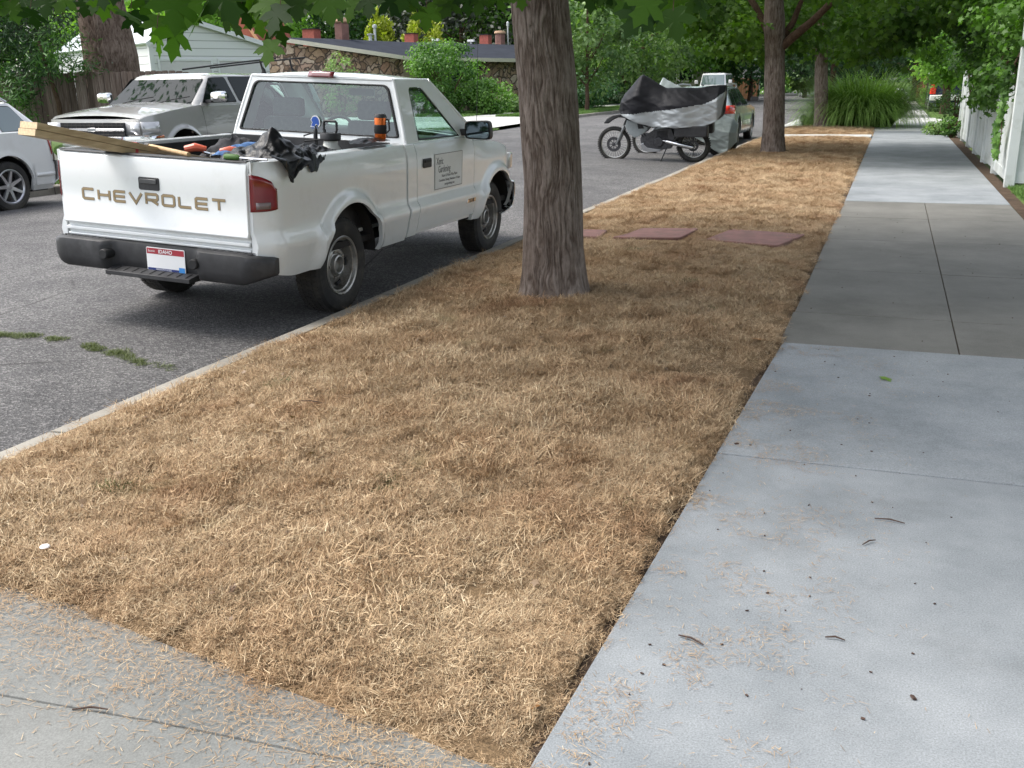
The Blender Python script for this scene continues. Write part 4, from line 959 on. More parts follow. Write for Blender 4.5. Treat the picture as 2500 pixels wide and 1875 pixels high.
# doors: lower shell + window frame
def topz(x): return 1.606
FR = {}
for sg in (1,-1):
    mb = MB(); 
    P = []
    for x in np.linspace(1.095, 2.238, 26):
        col = [(x, sg*W(x, z), z) for z in np.linspace(.438+.0, ZB-.003, 18)]; P.append([(x, sg*(W(x,.438)-.03), .44)]+col+[(x, sg*(W(x,ZB)-.02), ZB+.004), (x, sg*(W(x,ZB)-.05), ZB+.002)])
    mb.grid(P)
    for e in (P[0], P[-1]): mb.grid([e, [(p[0], p[1]-sg*.03, p[2]) for p in e]])
    do = mb.obj('door', WHITE, pk, smooth=40)
    hd = MB(); hd.prism([tuple(v[:2]) for v in rquad([(1.185,.922),(1.335,.922),(1.335,.995),(1.185,.995)], .014, 3)], sg*(.846), sg*.855, 'y'); hq = hd.obj('handle', BLKP, do, bevel=.003)
    hd = MB(); hd.box(1.20,1.32, min(sg*.857,sg*.862), max(sg*.857,sg*.862), .965,.985); hd.obj('lever', BLK, hq, bevel=.002)
    # upper side: outer frame ring (roof rail, A and B pillars) with rounded window hole
    def yz(z): return sg*(.800-.150*(max(0,z-ZB)/.49)**1.15)
    out = [(.975,ZB),(2.40,1.095),(2.36,1.10),(1.62,1.575)]
    O3 = rquad([(.985,ZB),(2.42,ZB-.012),(1.69,1.592),(1.075,1.592)], [.004,.004,.06,.05], 8)
    I3 = rquad([(1.205,ZB+.012),(2.03,ZB+.008),(1.50,1.535),(1.265,1.535)], [.02,.02,.05,.05], 8)
    mb = MB(); A = [(p[0], yz(p[1]), p[1]) for p in O3]; B = [(p[0], yz(p[1])-sg*.002, p[1]) for p in I3]; B2 = [(p[0], yz(p[1])-sg*.03, p[1]) for p in I3]
    mb.ring(A, B); mb.ring(B, B2); mb.ring([(p[0], yz(p[1])-sg*.05, p[1]) for p in O3], B2)
    mb.obj('window_frame', WHITE, do, smooth=40)
    mb = MB(); C = [(p[0], yz(p[1])-sg*.004, p[1]) for p in rquad([(1.215,ZB+.02),(2.015,ZB+.016),(1.49,1.528),(1.272,1.528)], [.02,.02,.05,.05], 8)]
    C = [(p[0]*1.0, p[1], p[2]) for p in C]; D = [((p[0]-1.55)*.93+1.55, p[1]-sg*.006, (p[2]-1.33)*.92+1.325) for p in C]; mb.ring(C, D); mb.obj('weatherstrip', BLK, do)
    mb = MB(); mb.poly([(p[0], p[1]-sg*.003, p[2]) for p in C]); mb.obj('window_glass', GL, do, smooth=0)
    FR[sg] = (A, yz)
    # mirror
    m2 = MB(); c0 = Vector((2.075, sg*.955, 1.185)); pts = []
    P = []
    for i, (dx, s) in enumerate([(-.035,.92),(-.03,1.),(.02,1.),(.06,.85),(.085,.5),(.09,.05)]):
        P.append([(c0.x+dx, c0.y+u*s, c0.z+v*s) for u, v in [tuple(q[:2]) for q in rquad([(-.125,-.078),(.125,-.078),(.125,.072),(-.11,.085)], .045, 4)]])
    n_ = len(P[0])
    for i in range(len(P)-1): m2.ring(P[i], P[i+1])
    m2.bar((2.09, sg*.76, 1.155), (2.09, sg*.90, 1.165), .07, .055); mo = m2.obj('mirror', BLKP, do, smooth=50)
    MB().poly([(c0.x-.036, q[1]*.93+c0.y*.07, (q[2]-c0.z)*.93+c0.z) for q in P[0]]).obj('mirror_glass', M('mirror_silver', (.25,.3,.33), .03, 1.), mo, smooth=0)
# right door sign
dr = [o for o in pk.children if o.name.startswith('door')][1]
SG = M('magnetic_sign', (.66,.67,.66), .5, var=.04); INK = M('sign_ink', (.055,.055,.055), .6)
sgn = MB().box(1.405, 1.965, -.8476, -.8456, .725, 1.018).obj('door_sign', SG, dr, smooth=0)
mb = MB(); Y = -.8478
for (a, b_, c, d) in ((1.408,1.962,1.011,1.015),(1.408,1.962,.728,.732),(1.408,1.412,.728,1.015),(1.958,1.962,.728,1.015)): mb.box(a,b_,Y-.0006,Y,c,d)
mb.obj('border', INK, sgn, smooth=0)
fm = lambda x, z: face_mat((x, Y-.0003, z), (1,0,0), (0,0,1))
text('lettering', 'Xeric', .082, INK, sgn, fm(1.44,.928), 'LEFT', .72); text('lettering', 'Gardening', .082, INK, sgn, fm(1.475,.862), 'LEFT', .70)
INK2 = M('sign_ink_grey', (.13,.13,.13), .6)
for s, z, sz in (('Native & Water-Wise Plants', .822, .034), ('Consultation, Planting, Maintenance & Design', .787, .029), ('xericgardening.com', .752, .032)):
    text('lettering', s, sz, INK2, sgn, fm(1.70,z), 'CENTER', .80)
bd = MB().prism([tuple(v[:2]) for v in rquad([(2.03,.553),(2.215,.553),(2.225,.588),(2.04,.588)], .008, 3)], -.873, -.866, 'y').obj('badge', CHROME, dr, bevel=.002)
text('lettering', 'S10', .045, BLK, bd, face_mat((2.13,-.8735,.556), (1,0,0), (0,0,1)), sx=1.6, off=.001)
# rear wall of cab with window
def xr(z): return .985+.085*(max(0,z-ZB)/.49)**1.1
def yr(z): return .800-.150*(max(0,z-ZB)/.49)**1.15
O3 = rquad([(-.80,ZB),(.80,ZB),(.651,1.592),(-.651,1.592)], [.004,.004,.05,.05], 8)
I3 = rquad([(-.735,1.165),(.735,1.165),(.608,1.545),(-.608,1.545)], [.03,.03,.055,.055], 8)
cab_up = MB(); A = [(xr(p[1]), p[0], p[1]) for p in O3]; B = [(xr(p[1])+.002, p[0], p[1]) for p in I3]; B2 = [(xr(p[1])+.03, p[0]*.985, p[1]) for p in I3]
cab_up.ring(A, B); cab_up.ring(B, B2); cab_up.ring([(xr(p[1])+.05, p[0]*.95, p[1]) for p in O3], B2)
# windshield frame
def xw(z): return 2.42-(z-ZB)*(.73/.477)
O3w = rquad([(-.79,ZB-.01),(.79,ZB-.01),(.645,1.592),(-.645,1.592)], [.004,.004,.05,.05], 8); I3w = rquad([(-.735,ZB+.03),(.735,ZB+.03),(.60,1.545),(-.60,1.545)], [.03,.03,.05,.05], 8)
cab_up.ring([(xw(p[1]), p[0], p[1]) for p in O3w], [(xw(p[1]), p[0], p[1]) for p in I3w]); cab_up.ring([(xw(p[1])-.03, p[0]*.97, p[1]) for p in O3w], [(xw(p[1])-.02, p[0]*.98, p[1]) for p in I3w])
# roof
P = []
for t in np.linspace(0,1,15):
    x = 1.07+(1.69-1.07)*t; ed = 1.588; P.append([(x+.012*(1-(s)**2)*(-1 if t < .5 else 1)*abs(2*t-1)**3, .651*s, ed+.042*(1-abs(s)**3.0)*(1-.75*abs(2*t-1)**3.5)) for s in np.linspace(-1,1,31)])
cab_up.grid(P)
for sg in (1,-1):  # rounded corner posts
    cab_up.tube([(xr(z)+.014, sg*(yr(z)-.014), z) for z in np.linspace(ZB,1.585,8)], .0165, 10); cab_up.tube([(xw(z)-.012, sg*(yr(z)-.014), z) for z in np.linspace(ZB-.01,1.585,8)], .0165, 10)
    cab_up.tube([(x, sg*.640, 1.586) for x in np.linspace(1.07,1.68,5)], .014, 8)
cab_up.tube([(1.075, y, 1.587) for y in np.linspace(-.64,.64,5)], .014, 8)
cab_up.obj('roof', WHITE, pk, smooth=45)
mb = MB(); B = [(xr(p[1])-.003, p[0], p[1]) for p in rquad([(-.742,1.158),(.742,1.158),(.614,1.552),(-.614,1.552)], [.03,.03,.055,.055], 8)]; D = [(xr(z)-.004, y, z) for y, z in [((p[1])*.968, (p[2]-1.355)*.94+1.355) for p in B]]
mb.ring(B, D); mb.obj('rear_window_seal', BLK, pk, solid=.004)
mb = MB(); mb.poly([(xr(p[1])+.004, p[0], p[1]) for p in I3]); rw = mb.obj('rear_window', GL, pk, smooth=0)
mb = MB(); mb.poly([(xw(p[1])-.004, p[0], p[1]) for p in I3w]); mb.obj('windshield', GL, pk, smooth=0)
# third brake light
P = [[(1.045+.012*abs(y+.02)/.12*0+.02*ss((z-1.592)/.04)-.008, y, z) for z in (1.590,1.604,1.622,1.630)] for y in np.linspace(-.135,.095,7)]
mb = MB(); mb.grid(P); mb.grid([[P[0][-1], (1.09,-.12,1.634)], [P[-1][-1], (1.09,.08,1.634)]]); mb.obj('brake_light', M('dim_red_lens', (.16,.02,.025), .2, coat=1), pk, solid=.008)
# emblem decal on the rear glass (horse head in blue and white)
em = MB(); hp = [(-.035,-.03),(-.02,.0),(-.032,.02),(-.015,.045),(.01,.05),(.03,.04),(.042,.02),(.045,-.01),(.032,-.03),(.02,-.012),(.005,-.018),(.0,-.034)]
X_ = xr(1.24)-.006
em.prism([(.022+p[0]*-1.0*1.15, 1.243+p[1]*1.15) for p in hp], X_, X_+.001, 'x'); eo = em.obj('decal', PLW, rw, smooth=0)
MB().prism([(.022+p[0]*-.95, 1.244+p[1]*.92) for p in hp], X_-.0008, X_-.0002, 'x').obj('decal_fill', M('decal_blue', (.02,.09,.42), .4), eo, smooth=0)
text('lettering', 'BOISE', .022, M('decal_blue', (.02,.09,.42), .4), eo, face_mat((X_-.001,.022,1.196),(0,-1,0),(0,0,1)))
# antenna on the right fender
MB().tube([(2.47,-.765,1.06),(2.465,-.765,1.40),(2.455,-.767,1.90)], [.004,.0022,.0015], 6).obj('antenna', BLK, pk)
# interior
mb = MB()
for y0, y1 in ((-.70,-.10),(.10,.70)):
    P = []
    for t, z, wd in [(0,.78,1.),(.2,.95,1.),(.5,1.15,.98),(.62,1.24,.9),(.66,1.26,.80)]:
        cx = 1.22+.12*(1-t)*.9; P.append([tuple(v) for v in [Vector((cx+u, (y0+y1)/2+v_*(y1-y0)/2*wd, z)) for u, v_ in [(-.06,-.9),(-.08,0),(-.06,.9),(.05,1),(.07,0),(.05,-1)]]])
    for i in range(len(P)-1): mb.ring(P[i], P[i+1])
    mb.poly(P[-1]); mb.box(1.30, 1.80, y0, y1, .72, .86)
    c = (y0+y1)/2; mb.box(1.17,1.26,c-.14,c+.14,1.27,1.42)
mb.obj('seat', SEAT, pk, smooth=50, bevel=.03, seg=3)
mb = MB(); mb.prism([(2.0,.75),(1.98,1.0),(2.03,1.10),(2.35,1.10),(2.35,.75)], -.75, .75, 'y'); mb.prism([(1.97,1.09),(2.0,1.15),(2.1,1.16),(2.2,1.11)], .2, .55, 'y'); mb.obj('dashboard', DASH, pk, bevel=.02)
mb = MB(); mb.lathe([(.178+.014*math.cos(a), .014*math.sin(a)) for a in np.linspace(0,6.283,9)], (0,0,0), 'x', 28); mb.box(-.01,.01,-.16,.16,-.02,.02); mb.box(-.01,.01,-.02,.02,-.16,.05)
st = mb.obj('steering_wheel', BLK, pk); st.location = (1.90,.36,1.08); st.rotation_euler = (0, R(25), 0)
MB().prism([tuple(v[:2]) for v in rquad([(-.12,1.44),(.12,1.44),(.12,1.50),(-.12,1.50)], .02, 3)], 1.72, 1.745, 'x').obj('inner_mirror', M('mirror_back', (.3,.33,.33), .4), pk)
# underbody & wheel houses
mb = MB(); mb.box(-.88,3.2,-.40,-.30,.34,.46); mb.box(-.88,3.2,.30,.40,.34,.46); mb.box(.5,1.7,.02,.38,.30,.50); mb.tube([(0,-.66,.335),(0,.66,.335)], .045, 10); mb.lathe([(0,-.13),(.10,-.10),(.13,0),(.10,.10),(0,.13)], (0,0,.335), 'y', 18)
mb.tube([(.9,-.45,.30),(-.2,-.47,.32),(-.85,-.52,.36)], .028, 8); mb.box(-.95,3.3,-.78,.78,.455,.50)
for cx, cz in AC:
    for sg in (1,-1): mb.lathe([(AR+.01, .50*sg), (AR+.01, .815*sg)], (cx,0,cz), 'y', 24, a0=0, a1=math.pi); 
    for sg in (1,-1): mb.add([(cx+AR*1.1, .5*sg, .45),(cx-AR*1.1,.5*sg,.45),(cx-AR*1.1,.5*sg,.80),(cx+AR*1.1,.5*sg,.80)], [(0,1,2,3)])
mb.obj('underbody', M('underbody_black', (.018,.016,.015), .9), pk)
# wheels
def wheel(parent, x, y, sg, r=.335, w=.205, rim=.205, style='steel', name='wheel', tm=None, rm=None):
    """sg=+1 outer face towards +y (or given side)"""
    tm = tm or TYRE; rm = rm or STEEL
    wb = MB(); o = .5*w
    prof = [(rim*.97,-o*.8),(rim*1.05,-o*.92),(r*.80,-o),(r*.93,-o*.95),(r*.985,-o*.78),(r,-o*.5),(r,0),(r,o*.5),(r*.985,o*.78),(r*.93,o*.95),(r*.80,o),(rim*1.06,o*.93),(rim*.99,o*.80)]
    wb.lathe(prof, (0,0,0), 'y', 56)
    for k in range(60):   # tread blocks
        a = 2*math.pi*k/60; c_, s_ = math.cos(a), math.sin(a)
        for j in (-.62,-.2,.2,.62): 
            q = Matrix.Rotation(-a+ (.02 if j > 0 else -.02), 4, 'Y'); wb.box(r-.004, r+.004, (j-.17)*o, (j+.17)*o, -.012, .012, 0, q)
    t = wb.obj(name, tm, parent, smooth=35); t.location = (x, y, r); 
    if sg < 0: t.rotation_euler = (0,0,math.pi)
    rb = MB()
    if style == 'steel':
        rb.lathe([(rim*1.0,.83*o),(rim*1.03,.90*o),(rim*1.0,.95*o),(rim*.94,.90*o),(rim*.91,.70*o),(rim*.86,.66*o),(rim*.84,.35*o),(rim*.80,.05*o),(rim*.70,.10*o),(rim*.60,.32*o),(rim*.52,.42*o),(rim*.44,.40*o),(rim*.40,.30*o),(rim*.36,.34*o),(rim*.345,.62*o),(rim*.30,.66*o),(rim*.27,.62*o),(rim*.26,.30*o),(0,.28*o)], (0,0,0), 'y', 56)
        rb.mi = [0]*len(rb.f); hb = rb
        for k in range(5):
            a = 2*math.pi*(k+.5)/5; c = Vector((math.cos(a), 0, math.sin(a)))*rim*.665; q = Matrix.Rotation(-a, 4, 'Y')
            hb.box(rim*.63, rim*.745, .10*o, .335*o, -rim*.13, rim*.13, 1, q)
            a = 2*math.pi*k/5; c = Vector((math.cos(a)*rim*.47, .0, math.sin(a)*rim*.47)); hb.lathe([(0,.50*o),(.011,.50*o),(.012,.40*o)], (c.x,0,c.z), 'y', 6)
        rr = rb.obj('rim', [rm, BLK], t, smooth=40)
    else:
        n = int(style)
        rb.lathe([(rim*1.0,.80*o),(rim*1.03,.92*o),(rim*.96,.95*o),(rim*.90,.80*o),(rim*.88,-.2*o)], (0,0,0), 'y', 48)
        rb.lathe([(0,.62*o),(rim*.16,.64*o),(rim*.24,.55*o),(rim*.26,.2*o)], (0,0,0), 'y', 24)
        for k in range(n):
            q = Matrix.Rotation(2*math.pi*k/n, 4, 'Y')
            rb.add([q @ Vector(v) for v in [(rim*.16,.35*o,-rim*.12),(rim*.16,.35*o,rim*.12),(rim*.93,.55*o,rim*.08),(rim*.93,.55*o,-rim*.08),(rim*.16,.62*o,-rim*.11),(rim*.16,.62*o,rim*.11),(rim*.93,.86*o,rim*.07),(rim*.93,.86*o,-rim*.07)]], [(0,3,2,1),(4,5,6,7),(0,1,5,4),(2,3,7,6),(0,4,7,3),(1,2,6,5)])
        rr = rb.obj('rim', rm, t, smooth=35)
        hb = MB(); hb.lathe([(0,-.25*o),(rim*.9,-.25*o)], (0,0,0), 'y', 32); hb.obj('brake_disc', DARKM, rr)
    return t
for x in (0, WB):
    for sg in (1,-1): wheel(pk, x, sg*.70, sg)
# ================================================================ CARGO IN THE PICKUP BED
def wmat(name, col, **k): return M(name, col, **k)
def bedthing(name, label, cat, group=None):
    o = thing(name, label, cat, group=group); o.matrix_world = TM; return o
WOOD = None
def mat_wood(name, lo, hi, s=1.):
    m, nt, b = newmat(name); co = coord(nt)
    c = ramp(nt, noise(nt, co, 26*s, 5, .6, sc=(.06,1,1)), [(.35, lo), (.65, hi)]); nt.links.new(c, b.inputs['Base Color']); b.inputs['Roughness'].default_value = .65
    bump(nt, b, noise(nt, co, 60*s, 4, .6, sc=(.06,1,1)), .2, .002); return m
WOOD = mat_wood('pine_board', (.36,.26,.14), (.56,.43,.26)); WOODE = M('end_grain', (.66,.50,.31), .8, var=.2, vs=60)
a_ = Vector((-1.56,.36,1.252)); b_ = Vector((.80,.05,.745))
for k, lab in enumerate(('pale lumber board jutting out over the tailgate, the lower of the two', 'pale lumber board jutting out over the tailgate, the upper of the two')):
    o = bedthing('lumber_board', lab, 'board', 'lumber boards in the pickup bed'); mb = MB(); d = (b_-a_).normalized(); s_ = d.cross(Vector((0,0,1))).normalized(); u = s_.cross(d)
    A = a_+u*(.019+.0405*k)+d*.006*k+s_*.004*k; mb.bar(A, A+(b_-a_), .150, .038, up=(0,0,1)); ob = mb.obj('plank', WOOD, o, bevel=.002)
    mb = MB(); mb.bar(A-d*.0015, A-d*.0002, .149, .037); mb.obj('end_face', WOODE, o, smooth=0)
o = bedthing('strap', 'thin red strap tied around the lumber boards', 'strap'); mb = MB(); c = a_+(b_-a_)*.30; mb.bar(c-d*.01+u*.04, c+d*.01+u*.04, .156, .086); mb.obj('band', M('red_strap', (.4,.03,.03), .6), o)
o = bedthing('wooden_handle', 'slim wooden tool handle lying across the lumber above the tailgate', 'tool'); MB().tube([(-.55,.36,1.135),(-.93,-.27,1.137)], .014, 10).obj('shaft', mat_wood('ash_handle', (.42,.27,.13), (.55,.38,.2)), o); MB().tube([(-.53,.395,1.135),(-.57,.33,1.135)], .018, 10).obj('ferrule', DARKM, o)
o = bedthing('shears', 'garden tool with green grip and steel shaft lying along the tailgate top', 'tool'); MB().tube([(-.93,-.535,1.140),(-.93,-.55,1.140),(-.93,-.63,1.140),(-.93,-.645,1.138)], [.012,.019,.018,.010], 10).obj('grip', M('green_grip', (.07,.16,.03), .6), o); MB().tube([(-.93,-.645,1.138),(-.925,-.84,1.137)], .007, 8).obj('shaft', CHROME, o)
# crumpled plastic sheets/bags
def crumple(name, parent, cx, cy, rx, ry, zf, mat, seed, n=64, amp=.035, thick=.0, mask=None):
    P = []; 
    U = np.linspace(-1,1,n)
    for u in U:
        row = []
        for v in U:
            # square->disc
            x = u*math.sqrt(1-v*v/2); y = v*math.sqrt(1-u*u/2); X, Y = cx+rx*x, cy+ry*y
            rdg = 1-abs(float(fbm(X*7+seed, Y*7, 0, 3, seed)))*3; rdg2 = 1-abs(float(fbm(X*17+seed, Y*17, 3, 2, seed+2)))*3
            row.append((X+.012*float(fbm(X*9,Y*9,5,2,seed)), Y+.012*float(fbm(X*9,Y*9,8,2,seed)), zf(x, y)+amp*rdg+amp*.35*rdg2))
        P.append(row)
    return MB().grid(P).obj(name, mat, parent, smooth=55)
m, nt, b = newmat('bin_bag'); b.inputs['Base Color'].default_value = (.008,.008,.009,1); b.inputs['Roughness'].default_value = .33; b.inputs['Specular IOR Level'].default_value = .3
bump(nt, b, noise(nt, coord(nt), 22, 6, .6), .5, .012); BAG = m
o = bedthing('plastic_bag', 'crumpled black plastic bag draped over the bed side rail', 'bag', 'black plastic bags in the pickup bed')
def zb1(x, y):
    X, Y = -.42+.42*x, -.52+.35*y; pk_ = .15*math.exp(-((X+.50)**2/.010+(Y+.60)**2/.010)); base = 1.115+.03*math.cos(x*2)-.10*max(0, x*x+y*y-.55)
    if Y < -.83: base = 1.125-(-.83-Y)*2.2
    if Y > -.35: base -= (Y+.35)*.6
    return base+pk_
crumple('sheet', o, -.42, -.52, .42, .335, zb1, BAG, 4, amp=.026)
P = []
for u in np.linspace(0,1,22):      # flap hanging outside the rail
    row = []
    for v in np.linspace(-1,1,26):
        w_ = .17*(1-u**1.5)+.015; x = -.66-.06*u+v*w_; y = -.80-.075*ss(u*4)-.012*math.sin(v*7+u*3); z = 1.15+.015*math.sin(v*5)-.135*u*(1-.15*v)+.012*float(fbm(x*14,u*5,0,2,8)); row.append((x,y,z))
    P.append(row)
MB().grid(P).obj('flap', BAG, o, smooth=50)
o2 = bedthing('plastic_bag', 'black plastic bag lying in the bed against the cab wall', 'bag', 'black plastic bags in the pickup bed')
crumple('sheet', o2, .15, -.42, .50, .30, lambda x, y: 1.075-.10*(x*x+y*y)+.04*math.sin(x*4+1), BAG, 9, amp=.03)
o3 = bedthing('plastic_bag', 'black plastic bag folded over the bed rail beside the orange mug', 'bag', 'black plastic bags in the pickup bed')
crumple('sheet', o3, .52, -.74, .25, .10, lambda x, y: 1.150+.030*(1-x*x)-.02*y*y, BAG, 14, n=40, amp=.010)
o4 = bedthing('plastic_bag', 'dark bag heaped at the far left inside the bed near the loppers', 'bag', 'black plastic bags in the pickup bed')
crumple('sheet', o4, .05, .10, .34, .30, lambda x, y: 1.10-.16*(x*x+y*y)+.05*math.cos(3*x+y), M('dark_canvas', (.02,.02,.024), .85, var=.3), 19, amp=.03)
o5 = bedthing('sack', 'blue fabric sack lying in the pickup bed between the dark bags', 'sack'); crumple('cloth', o5, -.28, -.24, .36, .13, lambda x, y: 1.165-.09*y*y-.06*x*x, M('blue_cloth', (.05,.13,.30), .8, var=.2, vs=20), 23, amp=.012)
o6 = bedthing('tarp', 'dark load cover filling the bottom of the pickup bed', 'tarp'); crumple('cloth', o6, -.05, 0, .86, .68, lambda x, y: .93+.02*math.sin(3*x)+.03*math.cos(4*y), M('dark_tarp', (.02,.02,.02), .8), 29, n=50, amp=.03)
# loppers with orange grips
o = bedthing('loppers', 'pair of loppers with orange-red grips lying in the bed', 'tool'); OR = M('orange_grip', (.62,.12,.06), .4)
mb = MB(); mb.tube([(-.52,-.10,1.085),(-.50,-.14,1.10),(-.47,-.17,1.10)], [.018,.024,.014], 10); MB.tube(mb, [(-.50,-.0,1.09),(-.49,-.06,1.105),(-.46,-.10,1.10)], [.018,.026,.014], 10)
g_ = MB().tube([(-.52,-.20,1.125),(-.50,-.26,1.135),(-.46,-.32,1.135)], [.020,.028,.016], 10).obj('grip', OR, o); MB().tube([(-.62,.00,1.135),(-.60,-.06,1.15),(-.56,-.12,1.14)], [.024,.028,.016], 10).obj('grip', OR, o)
MB().tube([(-.56,-.09,1.118),(-.3,-.12,1.05)], .009, 8).obj('arm', CHROME, o); MB().tube([(-.46,-.32,1.13),(-.2,-.2,1.05)], .009, 8).obj('arm', CHROME, o); MB().tube([(-.55,-.14,1.10),(-.45,-.23,1.095)], .016, 8).obj('hub', M('pale_grip', (.6,.55,.48), .6), o)
# sprayer
o = bedthing('pump_sprayer', 'white pump sprayer with black handle standing by the cab window', 'sprayer'); SX, SY = .60, -.36
MB().lathe([(0,.70),(.075,.70),(.09,.74),(.09,1.03),(.08,1.08),(.055,1.115),(.052,1.15),(0,1.15)], (SX,SY,0), 'z', 24).obj('tank', M('sprayer_white', (.62,.63,.58), .4), o)
MB().lathe([(0,1.20),(.072,1.20),(.078,1.185),(.078,1.155),(.07,1.145),(0,1.145)], (SX,SY,0), 'z', 24).obj('cap', BLKP, o)
mb = MB(); mb.tube([(SX,SY-.045,1.20),(SX,SY-.055,1.225),(SX,SY-.055,1.275),(SX,SY-.045,1.285),(SX,SY+.045,1.285),(SX,SY+.055,1.275),(SX,SY+.055,1.225),(SX,SY+.045,1.20)], .010, 8); mb.obj('pump_handle', BLKP, o)
MB().tube([(SX,SY+.06,1.15),(SX-.05,SY+.2,1.13),(SX-.02,SY+.22,1.17),(SX,SY+.13,1.20),(SX,SY+.13,1.24)], .006, 6).obj('hose', BLK, o); MB().tube([(SX,SY+.13,1.05),(SX,SY+.13,1.20),(SX,SY+.125,1.235)], [.017,.017,.008], 8).obj('wand', BLKP, o)
# mug
o = bedthing('travel_mug', 'orange and black travel mug standing on the bed rail', 'mug'); MX, MY, MGZ = .625, -.770, 1.158
MB().lathe([(0,0),(.036,0),(.040,.01),(.043,.06),(.0445,.165),(.043,.17),(0,.17)], (MX,MY,MGZ), 'z', 32).obj('cup', M('mug_orange', (.60,.13,.02), .22, .6), o)
MB().lathe([(0,.196),(.038,.196),(.044,.188),(.046,.170),(0,.170)], (MX,MY,MGZ), 'z', 32).obj('lid', BLKP, o)
MB().lathe([(.0425,.055),(.0455,.06),(.0465,.11),(.0455,.118),(.044,.12)], (MX,MY,MGZ), 'z', 32).obj('grip_band', BLK, o)
MB().tube([(MX,MY-.03,MGZ+.165),(MX+.02,MY-.06,MGZ+.155),(MX+.02,MY-.065,MGZ+.08),(MX,MY-.045,MGZ+.06)], .007, 8).obj('handle', BLKP, o)

# ================================================================ OTHER CARS
def gcar(name, label, loc, rz, s, pmat, cat='car', group=None):
    """s: dict of metres in car frame, x forward from rear axle, y left, z from road"""
    t = thing(name, label, cat, loc, rz, group); hw, x0, x1, wb_ = s['hw'], s['x0'], s['x1'], s['wb']; r = s.get('r', .32); ar = s.get('ar', r+.06)
    arches = [(0, s.get('az', r+.02)), (wb_, s.get('az', r+.02))]; tp = s['top']; rc = s.get('rc', .35); fc = s.get('fc', .6); zc = s.get('clear', .24)
    def top(x): return float(np.interp(x, [p[0] for p in tp], [p[1] for p in tp]))
    def Wg(x, z):
        y = hw-.16*((z-.62))**2*(1 if z > .62 else .6); y -= s.get('te', .16)*max(0,(x0+rc-x)/rc)**2.4; y -= s.get('tf', .26)*max(0,(x-x1+fc)/fc)**2.4
        if z < .34: y -= (.34-z)*.5
        for cx, cz in arches:
            q = math.hypot(x-cx, z-cz); y += s.get('flare', .012)*(1-ss((q-ar-.01)/.06))
        return y
    def bt(x):
        z = zc
        for cx, cz in arches:
            if abs(x-cx) < ar: z = max(z, cz+math.sqrt(ar*ar-(x-cx)**2))
        return z
    xs = set(np.round(np.linspace(x0, x1, 60), 4))
    for cx, _ in arches:
        for a in np.linspace(-90,90,25): xs.add(round(cx+ar*math.sin(R(a)),4))
        xs.add(cx-ar-.003); xs.add(cx+ar+.003)
    xs = sorted(v for v in xs if x0 <= v <= x1); mb = MB()
    for sg in (1,-1):
        P = []
        for x in xs:
            b = bt(x); tz = top(x); P.append([(x, sg*(Wg(x,b)-.05), b+.01)]+[(x, sg*Wg(x, b+(tz-b)*k/14), b+(tz-b)*k/14) for k in range(15)]+[(x, sg*(Wg(x,tz)-.02), tz+.012)])
        mb.grid(P)
    P = []
    for x in xs:
        y = Wg(x, top(x))-.02; P.append([(x, y*u, top(x)+.012+s.get('crown',.035)*(1-abs(u)**2.5)) for u in np.linspace(-1,1,13)])
    mb.grid(P)
    for xe, d in ((x0,-1),(x1,1)):
        P = []; b = bt(xe); tz = top(xe)
        for k in range(15):
            z = b+(tz+.012-b)*k/14; Y = Wg(xe, min(z,tz)); bl = s.get('endb',.07)*(1-.5*abs(2*k/14-1)**3); P.append([(xe+d*bl*(1-abs(u)**2.2), Y*u, z) for u in np.linspace(-1,1,17)])
        mb.grid(P)
    # greenhouse
    g = s['gh']; zb_, zt = g['zb'], g['zt']; yb, yt = hw-.07, hw-g.get('tumble',.24)
    ft = lambda f: (g['xb0']+(g['xt0']-g['xb0'])*f, g['xb1']+(g['xt1']-g['xb1'])*f, yb+(yt-yb)*f, zb_+(zt-zb_)*f)
    lev = [0,.2,.4,.6,.8,.92,1.0]; rows = []
    def loop(f, ins=0):
        a, b, y, z = ft(f); a += ins; b -= ins; y -= ins; pts = []
        c = rquad([(a,-y),(b,-y),(b,y),(a,y)], [.10,.16,.16,.10], 5); return [(p[0]+(.05*(1-(p[1]/y)**2) if p[0] > (a+b)/2 else -.04*(1-(p[1]/y)**2)), p[1], z) for p in c]
    L = [loop(f) for f in lev]+[[(p[0],p[1],p[2]+.022) for p in loop(1,.04)],[(p[0],p[1],p[2]+.045) for p in loop(1,.22)],[(p[0],p[1],p[2]+.055) for p in loop(1,.45)]]
    for a, b in zip(L, L[1:]): mb.ring(a, b)
    mb.poly(L[-1]); mb.obj('body', pmat, t, smooth=38)
    def tumb(z): return yb+(yt-yb)*(z-zb_)/(zt-zb_)
    for sg in (1,-1):
        for w_ in s['win']:
            q = rquad(w_, .04, 4); A = [(p[0], sg*(tumb(p[1])+.006), p[1]) for p in q]; cx = sum(p[0] for p in q)/len(q); cz = sum(p[1] for p in q)/len(q)
            MB().poly(A).obj('window', s.get('glass', GLZ), t, smooth=0)
            A2 = [(cx+(p[0]-cx)*1.03, sg*(tumb(cz+(p[2]-cz)*1.07)+.003), cz+(p[2]-cz)*1.07) for p in A]; MB().ring(A2, [(p[0],p[1]-sg*.001,p[2]) for p in A]).obj('window_seal', BLK, t)
    def endwin(nm, f0, f1, m_, front):
        P = []
        for f in np.linspace(f0, f1, 5):
            a, b, y, z = ft(f); P.append([((b+.05*(1-u*u*m_*m_)+.006) if front else (a-.04*(1-u*u*m_*m_)-.006), u*y*m_, z) for u in np.linspace(-1,1,9)])
        MB().grid(P).obj(nm, s.get('glass', GLZ), t, smooth=60)
